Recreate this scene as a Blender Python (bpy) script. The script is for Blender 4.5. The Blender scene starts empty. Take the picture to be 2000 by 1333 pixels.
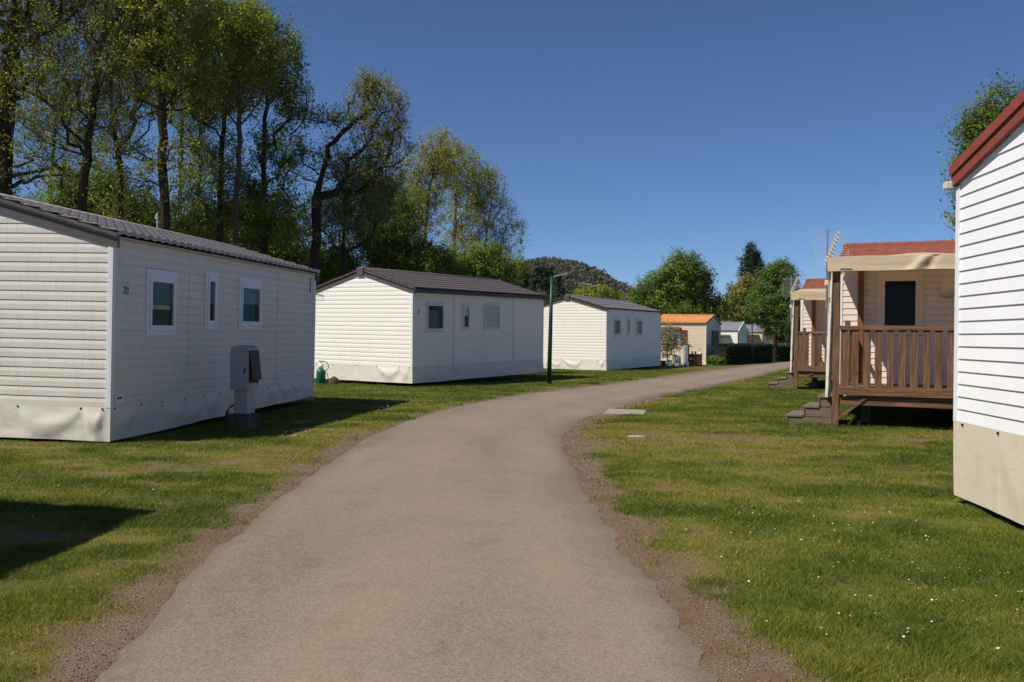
import bpy, math, random
import numpy as np
from mathutils import Matrix, Vector
random.seed(7); RNG = np.random.default_rng(11)
R = math.radians
sc = bpy.context.scene
COL = sc.collection

# ---------------------------------------------------------------- camera, sky, sun, exposure
cam = bpy.data.cameras.new('camera'); camo = bpy.data.objects.new('camera', cam); COL.objects.link(camo)
cam.sensor_width = 36; cam.lens = 31.5; cam.clip_start = .05; cam.clip_end = 9000
camo.matrix_world = Matrix.Translation((0, 0, 1.6)) @ Matrix.Rotation(R(90 - .278), 4, 'X') @ Matrix.Rotation(.01, 4, 'Z')
sc.camera = camo
SUN_DIR = Vector((2.0, 1.0, -3.0)).normalized()          # direction the light travels
SUN_EL = math.asin(-SUN_DIR.z); SUN_AZ = math.atan2(-SUN_DIR.x, -SUN_DIR.y)
w = bpy.data.worlds.new('World'); sc.world = w; w.use_nodes = True
nt = w.node_tree; nt.nodes.clear()
sky = nt.nodes.new('ShaderNodeTexSky'); sky.sky_type = 'NISHITA'; sky.sun_disc = False
sky.sun_elevation = SUN_EL; sky.sun_rotation = SUN_AZ % (2 * math.pi)
sky.altitude = 300; sky.air_density = .68; sky.dust_density = 0; sky.ozone_density = 10
bg = nt.nodes.new('ShaderNodeBackground'); bg.inputs[1].default_value = .088
out = nt.nodes.new('ShaderNodeOutputWorld')
nt.links.new(sky.outputs[0], bg.inputs[0]); nt.links.new(bg.outputs[0], out.inputs[0])
sun = bpy.data.lights.new('sun', 'SUN'); sun.energy = 5.0; sun.angle = R(.5); sun.color = (1, .93, .83)
suno = bpy.data.objects.new('sun', sun); COL.objects.link(suno)
suno.rotation_euler = SUN_DIR.to_track_quat('-Z', 'Y').to_euler()
sc.view_settings.view_transform = 'Standard'; sc.view_settings.look = 'None'
sc.view_settings.exposure = .15; sc.view_settings.gamma = 1
try: sc.cycles.transparent_max_bounces = 12; sc.cycles.max_bounces = 6
except Exception: pass

# ---------------------------------------------------------------- layout helper: a pixel of the plan at a given distance
def PW(px, py, Z):
    a, b = px - 1000, py - 658; c, s = math.cos(.01), math.sin(.01)
    return ((c * a + s * b) / 1750 * Z, Z, 1.6 - (-s * a + c * b) / 1750 * Z)

# ---------------------------------------------------------------- materials
def mat(name, col=(.5, .5, .5), rough=.7, metal=0, spec=.3, build=None):
    m = bpy.data.materials.new(name); m.use_nodes = True
    n = m.node_tree.nodes; b = n['Principled BSDF']
    b.inputs['Base Color'].default_value = (*col, 1); b.inputs['Roughness'].default_value = rough
    b.inputs['Metallic'].default_value = metal; b.inputs['Specular IOR Level'].default_value = spec
    if build: build(m.node_tree, b)
    return m
def noise(t, scale, detail=4, rough=.55, vec=None, stretch=None):
    n = t.nodes.new('ShaderNodeTexNoise'); n.inputs['Scale'].default_value = scale
    n.inputs['Detail'].default_value = detail; n.inputs['Roughness'].default_value = rough
    if vec is None:
        g = t.nodes.new('ShaderNodeTexCoord'); vec = g.outputs['Object']
    if stretch:
        mp = t.nodes.new('ShaderNodeMapping'); mp.inputs['Scale'].default_value = stretch
        t.links.new(vec, mp.inputs[0]); vec = mp.outputs[0]
    t.links.new(vec, n.inputs['Vector']); return n.outputs['Fac']
def ramp(t, fac, stops):
    r = t.nodes.new('ShaderNodeValToRGB'); e = r.color_ramp.elements
    while len(e) < len(stops): e.new(.5)
    for i, (p, c) in enumerate(stops):
        e[i].position = p; e[i].color = (*c, 1) if len(c) == 3 else c
    t.links.new(fac, r.inputs[0]); return r.outputs[0]
def mixc(t, fac, a, b, mode='MIX'):
    m = t.nodes.new('ShaderNodeMix'); m.data_type = 'RGBA'; m.blend_type = mode
    for sock, v in ((m.inputs[0], fac), (m.inputs[6], a), (m.inputs[7], b)):
        if hasattr(v, 'is_output'): t.links.new(v, sock)
        elif isinstance(v, (int, float)): sock.default_value = v
        else: sock.default_value = (*v, 1)
    return m.outputs[2]
def bump(t, b, h, strength=.3, dist=.01):
    n = t.nodes.new('ShaderNodeBump'); n.inputs['Strength'].default_value = strength
    n.inputs['Distance'].default_value = dist; t.links.new(h, n.inputs['Height'])
    t.links.new(n.outputs[0], b.inputs['Normal'])
def attr(t, name):
    a = t.nodes.new('ShaderNodeAttribute'); a.attribute_name = name; return a.outputs['Fac']
def varied(name, c1, c2, scale=3, rough=.7, bs=0, bscale=40, stretch=None, spec=.3, metal=0):
    def f(t, b):
        n = noise(t, scale, 5, .6, stretch=stretch)
        t.links.new(ramp(t, n, [(.3, c1), (.7, c2)]), b.inputs['Base Color'])
        if bs: bump(t, b, noise(t, bscale, 3, .6, stretch=stretch), bs, .005)
    return mat(name, c1, rough, metal, spec, f)

def siding_build(c1, c2, dirt):
    def f(t, b):
        n = noise(t, 1.3, 5, .65, stretch=(1, 1, 2.2))
        base = ramp(t, n, [(.3, c1), (.72, c2)])
        g = noise(t, 5, 6, .7, stretch=(3, 3, .5))
        t.links.new(mixc(t, ramp(t, g, [(.5, (0, 0, 0)), (.8, (.6, .6, .6))]), base, dirt), b.inputs['Base Color'])
        bump(t, b, noise(t, 2.5, 2, .5, stretch=(1, 1, .2)), .25, .02)
    return f
M_SIDE = mat('cream_siding', rough=.5, build=siding_build((.68, .63, .55), (.75, .705, .625), (.52, .47, .38)))
M_SIDE2 = mat('ivory_siding', rough=.5, build=siding_build((.86, .815, .73), (.90, .86, .78), (.72, .67, .56)))
def whiteside(t, b):
    n = noise(t, 2, 5, .6); c = ramp(t, n, [(.3, (.82, .82, .83)), (.7, (.88, .88, .88))])
    g = noise(t, 14, 6, .75, stretch=(1, 1, 9))
    t.links.new(mixc(t, ramp(t, g, [(.5, (0, 0, 0)), (.8, (.22, .22, .22))]), c, (.68, .66, .62)), b.inputs['Base Color'])
    bump(t, b, g, .35, .004)
M_WHITE = mat('white_woodgrain_siding', rough=.55, build=whiteside)
M_PINK = mat('pale_siding', rough=.55, build=siding_build((.74, .64, .56), (.80, .70, .62), (.55, .44, .36)))
M_TAN = mat('tan_siding', rough=.6, build=siding_build((.66, .54, .38), (.72, .60, .44), (.5, .42, .3)))
M_TRIM = varied('white_trim', (.72, .73, .74), (.8, .81, .82), 3, .4)
M_TRIMC = varied('cream_trim', (.70, .66, .58), (.76, .72, .64), 3, .45)
def tarp(c1, c2):
    def f(t, b):
        n = noise(t, 1.2, 5, .6); base = ramp(t, n, [(.3, c1), (.7, c2)])
        g = t.nodes.new('ShaderNodeTexCoord'); sx = t.nodes.new('ShaderNodeSeparateXYZ'); t.links.new(g.outputs['Object'], sx.inputs[0])
        gr = ramp(t, noise(t, 4, 6, .7, stretch=(1, 1, 3)), [(.5, (0, 0, 0)), (.8, (.5, .5, .5))])
        t.links.new(mixc(t, gr, base, (.42, .36, .24)), b.inputs['Base Color'])
        bump(t, b, noise(t, 6, 4, .6), .25, .01)
    return f
M_SKIRT = mat('cream_tarpaulin', rough=.42, spec=.4, build=tarp((.68, .635, .545), (.74, .70, .61)))
M_SKIRT2 = mat('beige_tarpaulin', rough=.45, spec=.4, build=tarp((.66, .575, .44), (.70, .615, .475)))
M_AWN = mat('beige_canvas', rough=.6, build=tarp((.62, .50, .33), (.70, .58, .40)))
_t = M_AWN.node_tree; _o = [n for n in _t.nodes if n.type == 'OUTPUT_MATERIAL'][0]; _tr = _t.nodes.new('ShaderNodeBsdfTranslucent'); _tr.inputs[0].default_value = (.62, .44, .27, 1)
_m = _t.nodes.new('ShaderNodeMixShader'); _m.inputs[0].default_value = .28; _t.links.new(_t.nodes['Principled BSDF'].outputs[0], _m.inputs[1]); _t.links.new(_tr.outputs[0], _m.inputs[2]); _t.links.new(_m.outputs[0], _o.inputs[0])
M_ROOFG = varied('grey_brown_roof_tiles', (.36, .305, .275), (.46, .40, .36), 6, .6, .2, 60)
M_ROOFD = varied('dark_grey_roof_tiles', (.105, .088, .085), (.145, .12, .115), 6, .5, .2, 60)
M_ROOFN = varied('grey_roof_tiles', (.16, .15, .145), (.21, .195, .185), 6, .5, .2, 60)
M_ROOFR = varied('red_roof_tiles', (.185, .058, .040), (.25, .088, .06), 5, .85, .25, 50, None, .1)
M_ROOFO = varied('orange_roof_tiles', (.40, .165, .05), (.56, .26, .09), 3, .7, .25, 50)
M_ROOFB = varied('blue_grey_roof', (.13, .14, .16), (.2, .21, .23), 3, .5)
M_FASC = varied('brown_fascia', (.10, .082, .073), (.13, .105, .094), 5, .45)
M_FASCD = varied('dark_fascia', (.06, .048, .042), (.08, .064, .056), 5, .45)
M_FASCR = varied('red_fascia', (.24, .056, .034), (.29, .072, .045), 4, .45)
M_GUT = varied('black_brown_gutter', (.018, .013, .011), (.028, .02, .017), 5, .4)
M_FRAME = varied('white_window_plastic', (.70, .72, .78), (.78, .80, .85), 4, .35)
M_DARK = mat('dark_interior', (.008, .008, .009), .9)
M_BLACK = mat('black_plastic', (.012, .012, .013), .5)
M_TEAL = varied('teal_curtain', (.02, .12, .165), (.03, .17, .21), 4, .8, .3, 10, (6, 6, .3))
M_GREENC = varied('green_curtain', (.014, .10, .085), (.025, .15, .115), 4, .8, .3, 10, (6, 6, .3))
M_CREAMC = varied('cream_blind', (.55, .50, .40), (.62, .56, .46), 4, .8)
def slats(t, b):
    g = t.nodes.new('ShaderNodeTexCoord'); sx = t.nodes.new('ShaderNodeSeparateXYZ'); t.links.new(g.outputs['Object'], sx.inputs[0])
    m = t.nodes.new('ShaderNodeMath'); m.operation = 'PINGPONG'; m.inputs[1].default_value = .035
    t.links.new(sx.outputs[2], m.inputs[0]); m2 = t.nodes.new('ShaderNodeMath'); m2.operation = 'MULTIPLY'; m2.inputs[1].default_value = 28
    t.links.new(m.outputs[0], m2.inputs[0])
    t.links.new(ramp(t, m2.outputs[0], [(.15, (.36, .38, .37)), (.55, (.82, .86, .84))]), b.inputs['Base Color'])
M_BLIND = mat('slatted_blind', rough=.6, build=slats)
def glass():
    m = bpy.data.materials.new('window_glass'); m.use_nodes = True; t = m.node_tree; t.nodes.clear()
    o = t.nodes.new('ShaderNodeOutputMaterial'); mx = t.nodes.new('ShaderNodeMixShader')
    tr = t.nodes.new('ShaderNodeBsdfTransparent'); gl = t.nodes.new('ShaderNodeBsdfGlossy'); gl.inputs['Roughness'].default_value = .02
    tr.inputs[0].default_value = (.86, .9, .9, 1)
    fr = t.nodes.new('ShaderNodeFresnel'); fr.inputs[0].default_value = 1.22
    t.links.new(fr.outputs[0], mx.inputs[0]); t.links.new(tr.outputs[0], mx.inputs[1]); t.links.new(gl.outputs[0], mx.inputs[2])
    t.links.new(mx.outputs[0], o.inputs[0]); return m
M_GLASS = glass()
def wood(c1, c2, c3, axis):
    def f(t, b):
        st = {'z': (14, 14, .8), 'x': (.8, 14, 14), 'y': (14, .8, 14)}[axis]
        n = noise(t, 2.4, 6, .65, stretch=st)
        k = noise(t, 2.6, 2, .5)
        c = ramp(t, n, [(.28, c1), (.5, c2), (.75, c3)])
        t.links.new(mixc(t, ramp(t, k, [(.66, (0, 0, 0)), (.72, (.8, .8, .8))]), c, tuple(x * .45 for x in c1)), b.inputs['Base Color'])
        bump(t, b, n, .5, .006)
    return mat('weathered_wood_' + axis, rough=.8, build=f)
WC = ((.050, .026, .014), (.150, .080, .042), (.29, .17, .095))
M_WZ = wood(*WC, 'z'); M_WX = wood(*WC, 'x'); M_WY = wood(*WC, 'y')
M_WG = varied('grey_weathered_planks', (.12, .085, .062), (.20, .15, .112), 5, .85, .4, 30, (1, 8, 8))
M_POST = varied('orange_brown_post', (.17, .07, .028), (.24, .105, .045), 3, .75, .4, 30, (8, 8, .6))
M_CAB = varied('grey_cabinet', (.36, .37, .37), (.42, .43, .43), 3, .5)
M_CONC = varied('concrete', (.22, .20, .17), (.33, .30, .26), 7, .9, .5, 40)
M_LGREEN = varied('green_paint', (.008, .038, .030), (.013, .055, .042), 3, .4)
M_GAS = varied('green_gas_bottle', (.006, .09, .045), (.01, .13, .065), 4, .4)
M_STEEL = mat('galvanised_steel', (.5, .5, .5), .35, .8)
M_ALU = mat('aluminium', (.62, .62, .6), .4, .6)
M_PLAST = mat('cream_plastic', (.62, .55, .46), .5)
M_REDP = mat('red_pipe', (.25, .03, .012), .5)
M_BARK = varied('bark', (.022, .015, .011), (.052, .036, .026), 3, .95, .8, 12, (6, 6, 1))
M_BARKL = varied('pale_bark', (.055, .038, .026), (.11, .08, .055), 3, .95, .8, 12, (6, 6, 1))
M_TWIG = varied('olive_twigs', (.19, .155, .115), (.27, .225, .17), 3, .9)
M_BROWN = varied('red_brown_shutter', (.10, .035, .03), (.14, .05, .042), 4, .6)

def leafmat(name, stops, trans=.35):
    m = bpy.data.materials.new(name); m.use_nodes = True; t = m.node_tree; t.nodes.clear()
    o = t.nodes.new('ShaderNodeOutputMaterial'); mx = t.nodes.new('ShaderNodeMixShader'); mx.inputs[0].default_value = trans
    d = t.nodes.new('ShaderNodeBsdfPrincipled'); d.inputs['Roughness'].default_value = .55; d.inputs['Specular IOR Level'].default_value = .25
    tr = t.nodes.new('ShaderNodeBsdfTranslucent')
    c = ramp(t, attr(t, 'tint'), stops)
    t.links.new(c, d.inputs['Base Color'])
    t.links.new(mixc(t, 1, c, (1.25, 1.3, .6), 'MULTIPLY'), tr.inputs[0])
    t.links.new(d.outputs[0], mx.inputs[1]); t.links.new(tr.outputs[0], mx.inputs[2]); t.links.new(mx.outputs[0], o.inputs[0])
    return m
L_YELLOW = leafmat('spring_yellow_leaves', [(0, (.09, .10, .014)), (.5, (.25, .27, .025)), (1, (.55, .58, .055))], .5)
L_GOLD = leafmat('golden_young_leaves', [(0, (.14, .14, .03)), (.5, (.34, .34, .06)), (1, (.60, .60, .11))], .5)
L_MID = leafmat('fresh_green_leaves', [(0, (.05, .085, .012)), (.5, (.14, .21, .022)), (1, (.34, .42, .045))], .45)
L_DARK = leafmat('dark_green_leaves', [(0, (.04, .07, .014)), (.5, (.095, .145, .022)), (1, (.22, .27, .04))])
L_BRIGHT = leafmat('bright_green_leaves', [(0, (.06, .10, .015)), (.5, (.12, .20, .028)), (1, (.22, .32, .05))])
L_BUDS = leafmat('brown_buds', [(0, (.13, .12, .035)), (.5, (.26, .25, .06)), (1, (.40, .42, .09))])
L_CYP = leafmat('conifer_needles', [(0, (0.0192, 0.0384, 0.016)), (.5, (0.0352, 0.0672, 0.0256)), (1, (0.072, 0.112, 0.04))], .15)
L_HILL = leafmat('hill_wood_foliage', [(0, (.10, .078, .062)), (.3, (.115, .092, .066)), (.5, (.085, .09, .045)), (.7, (.068, .09, .035)), (.88, (.045, .065, .03)), (1, (.14, .135, .045))], .15)
L_HEDGE = leafmat('hedge_leaves', [(0, (0.012, 0.0216, 0.0072)), (.5, (0.0216, 0.036, 0.0108)), (1, (0.042, 0.06, 0.0168))], .15)
L_WHITEF = leafmat('blossom', [(0, (0.2, 0.19, 0.07)), (.5, (0.4, 0.36, 0.2)), (1, (0.62, 0.55, 0.4))])

# ---------------------------------------------------------------- mesh helpers
def tag(o, label=None, cat=None, group=None, kind=None):
    if label: o['label'] = label
    if cat: o['category'] = cat
    if group: o['group'] = group
    if kind: o['kind'] = kind
    return o
def empty(name, loc, rz=0, label=None, cat=None, group=None, tilt=(0, 0)):
    o = bpy.data.objects.new(name, None); COL.objects.link(o); o.empty_display_size = .3
    o.matrix_world = Matrix.Translation(loc) @ Matrix.Rotation(rz, 4, 'Z') @ Matrix.Rotation(-tilt[0], 4, 'Y') @ Matrix.Rotation(tilt[1], 4, 'X')
    return tag(o, label, cat, group)
def link(name, me, m, parent=None):
    o = bpy.data.objects.new(name, me); COL.objects.link(o)
    if m is not None: me.materials.append(m)
    if parent is not None: o.parent = parent
    return o
class MB:
    def __init__(s): s.v = []; s.f = []; s.sm = False
    def quad(s, a, b, c, d):
        i = len(s.v); s.v += [a, b, c, d]; s.f.append((i, i + 1, i + 2, i + 3)); return s
    def poly(s, pts):
        i = len(s.v); s.v += list(pts); s.f.append(tuple(range(i, i + len(pts)))); return s
    def box(s, x0, x1, y0, y1, z0, z1):
        i = len(s.v); s.v += [(x, y, z) for z in (z0, z1) for x, y in ((x0, y0), (x1, y0), (x1, y1), (x0, y1))]
        s.f += [(i, i + 3, i + 2, i + 1), (i + 4, i + 5, i + 6, i + 7)] + [(i + k, i + (k + 1) % 4, i + 4 + (k + 1) % 4, i + 4 + k) for k in range(4)]
        return s
    def beam(s, p, q, wd, ht, up=(0, 0, 1)):
        p = Vector(p); q = Vector(q); d = (q - p).normalized(); u = Vector(up); r = d.cross(u).normalized(); u = r.cross(d)
        i = len(s.v)
        for c in (p, q):
            for a, b in ((-1, -1), (1, -1), (1, 1), (-1, 1)): s.v.append(tuple(c + r * a * wd / 2 + u * b * ht / 2))
        s.f += [(i, i + 1, i + 2, i + 3), (i + 7, i + 6, i + 5, i + 4)] + [(i + k, i + 4 + k, i + 4 + (k + 1) % 4, i + (k + 1) % 4) for k in range(4)]
        return s
    def tube(s, pts, rad, k=8, caps=True):
        pts = [Vector(p) for p in pts]; rings = []
        if not hasattr(rad, '__len__'): rad = [rad] * len(pts)
        for j, p in enumerate(pts):
            d = (pts[min(j + 1, len(pts) - 1)] - pts[max(j - 1, 0)]).normalized()
            a = d.cross(Vector((0, 0, 1)) if abs(d.z) < .9 else Vector((1, 0, 0))).normalized(); b = d.cross(a)
            i = len(s.v); rings.append(i)
            for q in range(k):
                t = 2 * math.pi * q / k; s.v.append(tuple(p + (a * math.cos(t) + b * math.sin(t)) * rad[j]))
        for j in range(len(pts) - 1):
            for q in range(k): s.f.append((rings[j] + q, rings[j] + (q + 1) % k, rings[j + 1] + (q + 1) % k, rings[j + 1] + q))
        if caps: s.f += [tuple(range(rings[0] + k - 1, rings[0] - 1, -1)), tuple(range(rings[-1], rings[-1] + k))]
        return s
    def lathe(s, c, prof, k=20):
        i = len(s.v)
        for r, z in prof:
            for q in range(k):
                t = 2 * math.pi * q / k; s.v.append((c[0] + r * math.cos(t), c[1] + r * math.sin(t), c[2] + z))
        for j in range(len(prof) - 1):
            for q in range(k): s.f.append((i + j * k + q, i + j * k + (q + 1) % k, i + (j + 1) * k + (q + 1) % k, i + (j + 1) * k + q))
        s.f += [tuple(range(i + k - 1, i - 1, -1)), tuple(range(i + (len(prof) - 1) * k, i + len(prof) * k))]
        return s
    def build(s, name, m, parent=None, smooth=False, bevel=0):
        me = bpy.data.meshes.new(name); me.from_pydata(s.v, [], s.f); me.update()
        if smooth: me.polygons.foreach_set('use_smooth', [True] * len(me.polygons))
        o = link(name, me, m, parent)
        if bevel:
            b = o.modifiers.new('bevel', 'BEVEL'); b.width = bevel; b.segments = 2; b.limit_method = 'ANGLE'
        return o
def npmesh(name, V, k, m, parent=None, tint=None, smooth=False):
    """V: (n*k,3) vertices, faces of k consecutive vertices."""
    n = len(V) // k; me = bpy.data.meshes.new(name)
    me.vertices.add(len(V)); me.vertices.foreach_set('co', np.asarray(V, np.float32).ravel())
    me.loops.add(n * k); me.loops.foreach_set('vertex_index', np.arange(n * k, dtype=np.int32))
    me.polygons.add(n); me.polygons.foreach_set('loop_start', np.arange(0, n * k, k, dtype=np.int32))
    me.update(calc_edges=True)
    if tint is not None:
        a = me.attributes.new('tint', 'FLOAT', 'POINT'); a.data.foreach_set('value', np.repeat(np.asarray(tint, np.float32), k))
    return link(name, me, m, parent)
def grid_mesh(name, P, m, parent=None, smooth=True, attrs=None):
    """P: (nu,nv,3) grid of points."""
    nu, nv = P.shape[:2]; me = bpy.data.meshes.new(name)
    me.vertices.add(nu * nv); me.vertices.foreach_set('co', P.reshape(-1, 3).astype(np.float32).ravel())
    idx = np.arange(nu * nv).reshape(nu, nv)
    F = np.stack([idx[:-1, :-1], idx[1:, :-1], idx[1:, 1:], idx[:-1, 1:]], -1).reshape(-1, 4)
    me.loops.add(F.size); me.loops.foreach_set('vertex_index', F.ravel().astype(np.int32))
    me.polygons.add(len(F)); me.polygons.foreach_set('loop_start', np.arange(0, F.size, 4, dtype=np.int32))
    me.update(calc_edges=True)
    if smooth: me.polygons.foreach_set('use_smooth', [True] * len(F))
    for k, v in (attrs or {}).items():
        a = me.attributes.new(k, 'FLOAT', 'POINT'); a.data.foreach_set('value', v.reshape(-1).astype(np.float32))
    return link(name, me, m, parent)
def text_part(s, size, name, m, parent, loc, rot, ext=.003):
    c = bpy.data.curves.new(name, 'FONT'); c.body = s; c.size = size; c.extrude = ext; c.align_x = 'CENTER'; c.align_y = 'CENTER'
    o = bpy.data.objects.new('tmp', c); COL.objects.link(o)
    dg = bpy.context.evaluated_depsgraph_get(); me = bpy.data.meshes.new_from_object(o.evaluated_get(dg))
    bpy.data.objects.remove(o); q = link(name, me, None, parent); me.materials.clear(); me.materials.append(m)
    q.location = loc; q.rotation_euler = rot; return q
def vnoise(x, y, seed=0):
    xi = np.floor(x).astype(np.int64); yi = np.floor(y).astype(np.int64); xf = x - xi; yf = y - yi
    def hsh(a, b):
        n = (a * 374761393 + b * 668265263 + seed * 974634777) & 0x7fffffff
        n = ((n ^ (n >> 13)) * 1274126177) & 0x7fffffff
        return ((n ^ (n >> 16)) & 0xffff) / 65535.
    u = xf * xf * (3 - 2 * xf); v = yf * yf * (3 - 2 * yf)
    return (hsh(xi, yi) * (1 - u) + hsh(xi + 1, yi) * u) * (1 - v) + (hsh(xi, yi + 1) * (1 - u) + hsh(xi + 1, yi + 1) * u) * v
def fbm(x, y, seed=0, o=4):
    r = 0; a = .5; t = 0
    for i in range(o): r = r + a * vnoise(x * 2 ** i, y * 2 ** i, seed + i); t += a; a *= .5
    return r / t

# ---------------------------------------------------------------- road outline and ground masks
RL = [(-1.9, -12), (-1.9, 2), (-1.92, 4.1), (-1.99, 5.02), (-2.13, 6.15), (-2.24, 8.65), (-2.23, 10.74), (-2.24, 13.15), (-2.17, 14.69), (-1.91, 16.87), (-1.59, 18.73), (-1.16, 20.59), (0.02, 23.93), (1.15, 26.35), (3.57, 31.11), (6.33, 36.84), (10.51, 45.9), (19.83, 64.22), (27, 78), (40, 100)]
GL = [(-2.1, -12), (-2.1, 2), (-2.14, 4.09), (-2.3, 4.74), (-2.45, 5.78), (-2.44, 6.5), (-2.57, 8.17), (-2.51, 9.16), (-2.48, 10.73), (-2.61, 12.41), (-2.55, 14.2), (-2.16, 15.87), (-1.83, 17.97), (-1.62, 19.11), (-1.19, 21.05), (-.1, 24.35), (1.07, 26.86), (3.45, 31.82), (6.3, 37.84), (10.7, 47.46), (20.3, 65.73), (27, 79), (39, 101)]
RR = [(1.0, -12), (1.0, 2), (.97, 4.17), (.95, 4.68), (.94, 5.4), (.88, 6.44), (.82, 7.99), (.75, 10.34), (.75, 12.67), (.87, 14.66), (1.27, 16.9), (1.99, 19.15), (3.28, 22.86), (4.38, 25.46), (9.19, 35.67), (15.56, 50.36), (30, 77), (42, 100)]
GR = [(1.5, -12), (1.5, 2), (1.43, 4.18), (1.4, 4.85), (1.35, 5.31), (1.26, 6.38), (1.22, 7.79), (1.06, 9.65), (1.06, 12.15), (1.19, 14.69), (1.57, 16.44), (2.12, 18.42), (3.43, 22.52), (4.55, 25.25), (9.35, 35.24), (15.8, 50.41), (30.3, 77), (42.3, 100)]
def edge(L, y):
    a = np.array(L); return np.interp(y, a[:, 1], a[:, 0])
def masks(x, y):
    """dirt 0..1, dry 0..1"""
    n = fbm(x * 1.7, y * 1.7, 3, 5) - .5
    n2 = fbm(x * 6, y * 6, 9, 3) - .5
    dl = edge(GL, y) - x; dr = x - edge(GR, y)            # >0 outside the verge, on grass
    d = np.minimum(np.where(dl > 0, dl, 99), np.where(dr > 0, dr, 99)); d = np.where((dl <= 0) & (dr <= 0), -np.minimum(-dl, -dr), np.where(dl > 0, dl, dr))
    verge = np.clip(.5 - (d + n * .5 + n2 * .5) / .26, 0, 1)
    p = fbm(x * .9, y * 1.6, 21, 4); p2 = fbm(x * 3.1, y * 4.5, 33, 4)
    A = np.exp(-(((x + 4.3) / 2.6) ** 2 + ((y - 11) / 2.3) ** 2))      # worn strip by the first home
    B = np.exp(-(((x - 4.3) / 3.2) ** 2 + ((y - 14.3) / 1.6) ** 2))    # worn path by the steps
    near = np.clip(1 - d / 2.4, 0, 1)
    worn = np.clip((p2 * .6 + p * .4 + .10 * A + .17 * B + .04 * near - .655) / .09, 0, 1)
    dirt = np.clip(np.maximum(verge, worn * .85), 0, 1)
    dry = np.clip((p - .42) * 2.2 + .35 * A + .75 * B + .35 * near + .35 * np.exp(-((x - 2) / 2) ** 2 - ((y - 13.5) / 3) ** 2), 0, 1)
    return dirt, dry, d

def axis(a, b, st, far):
    c = list(np.arange(a, b, st)); s = st; v = c[-1]; up = []
    while v < far: s *= 1.25; v += s; up.append(v)
    s = st; v = a; dn = []
    while v > -far: s *= 1.25; v -= s; dn.append(v)
    return np.array(dn[::-1] + c + up)
gx = axis(-9, 11, .11, 4500); gy = axis(3, 34, .11, 5500)
GX, GY = np.meshgrid(gx, gy, indexing='ij'); dirt, dry, dd = masks(GX, GY)
GZ = (fbm(GX * .35, GY * .35, 5, 3) - .5) * .05 * np.clip(np.abs(dd) / 1.5, 0, 1) * (np.abs(GX) < 60)
GZ = np.where((dd < .05), 0 * GZ, GZ) + np.clip(dd, 0, .25) * .06
def ground_build(t, b):
    g = t.nodes.new('ShaderNodeNewGeometry'); p = g.outputs['Position']
    n1 = noise(t, .55, 5, .6, p); n2 = noise(t, 9, 6, .7, p); n3 = noise(t, 70, 3, .7, p)
    green = mixc(t, n2, ramp(t, n1, [(.3, (.045, .07, .010)), (.7, (.095, .10, .016))]), ramp(t, n3, [(.3, (.03, .04, .008)), (.7, (.17, .165, .04))]))
    dryc = mixc(t, n3, (.10, .095, .022), (.21, .175, .065))
    gr = mixc(t, attr(t, 'dry'), green, dryc)
    st = ramp(t, n3, [(.32, (.085, .06, .042)), (.5, (.18, .13, .09)), (.72, (.31, .235, .165))])
    soil = mixc(t, ramp(t, noise(t, 2.2, 4, .6, p), [(.4, (0, 0, 0)), (.65, (1, 1, 1))]), st, mixc(t, n3, (.09, .055, .032), (.22, .14, .078)))
    t.links.new(mixc(t, attr(t, 'dirt'), gr, soil), b.inputs['Base Color'])
    bump(t, b, n3, .8, .02)
M_GROUND = mat('grassy_ground', rough=.95, spec=.1, build=ground_build)
tag(grid_mesh('ground', np.stack([GX, GY, GZ], -1), M_GROUND, attrs={'dirt': dirt, 'dry': dry}), kind='structure')

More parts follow.
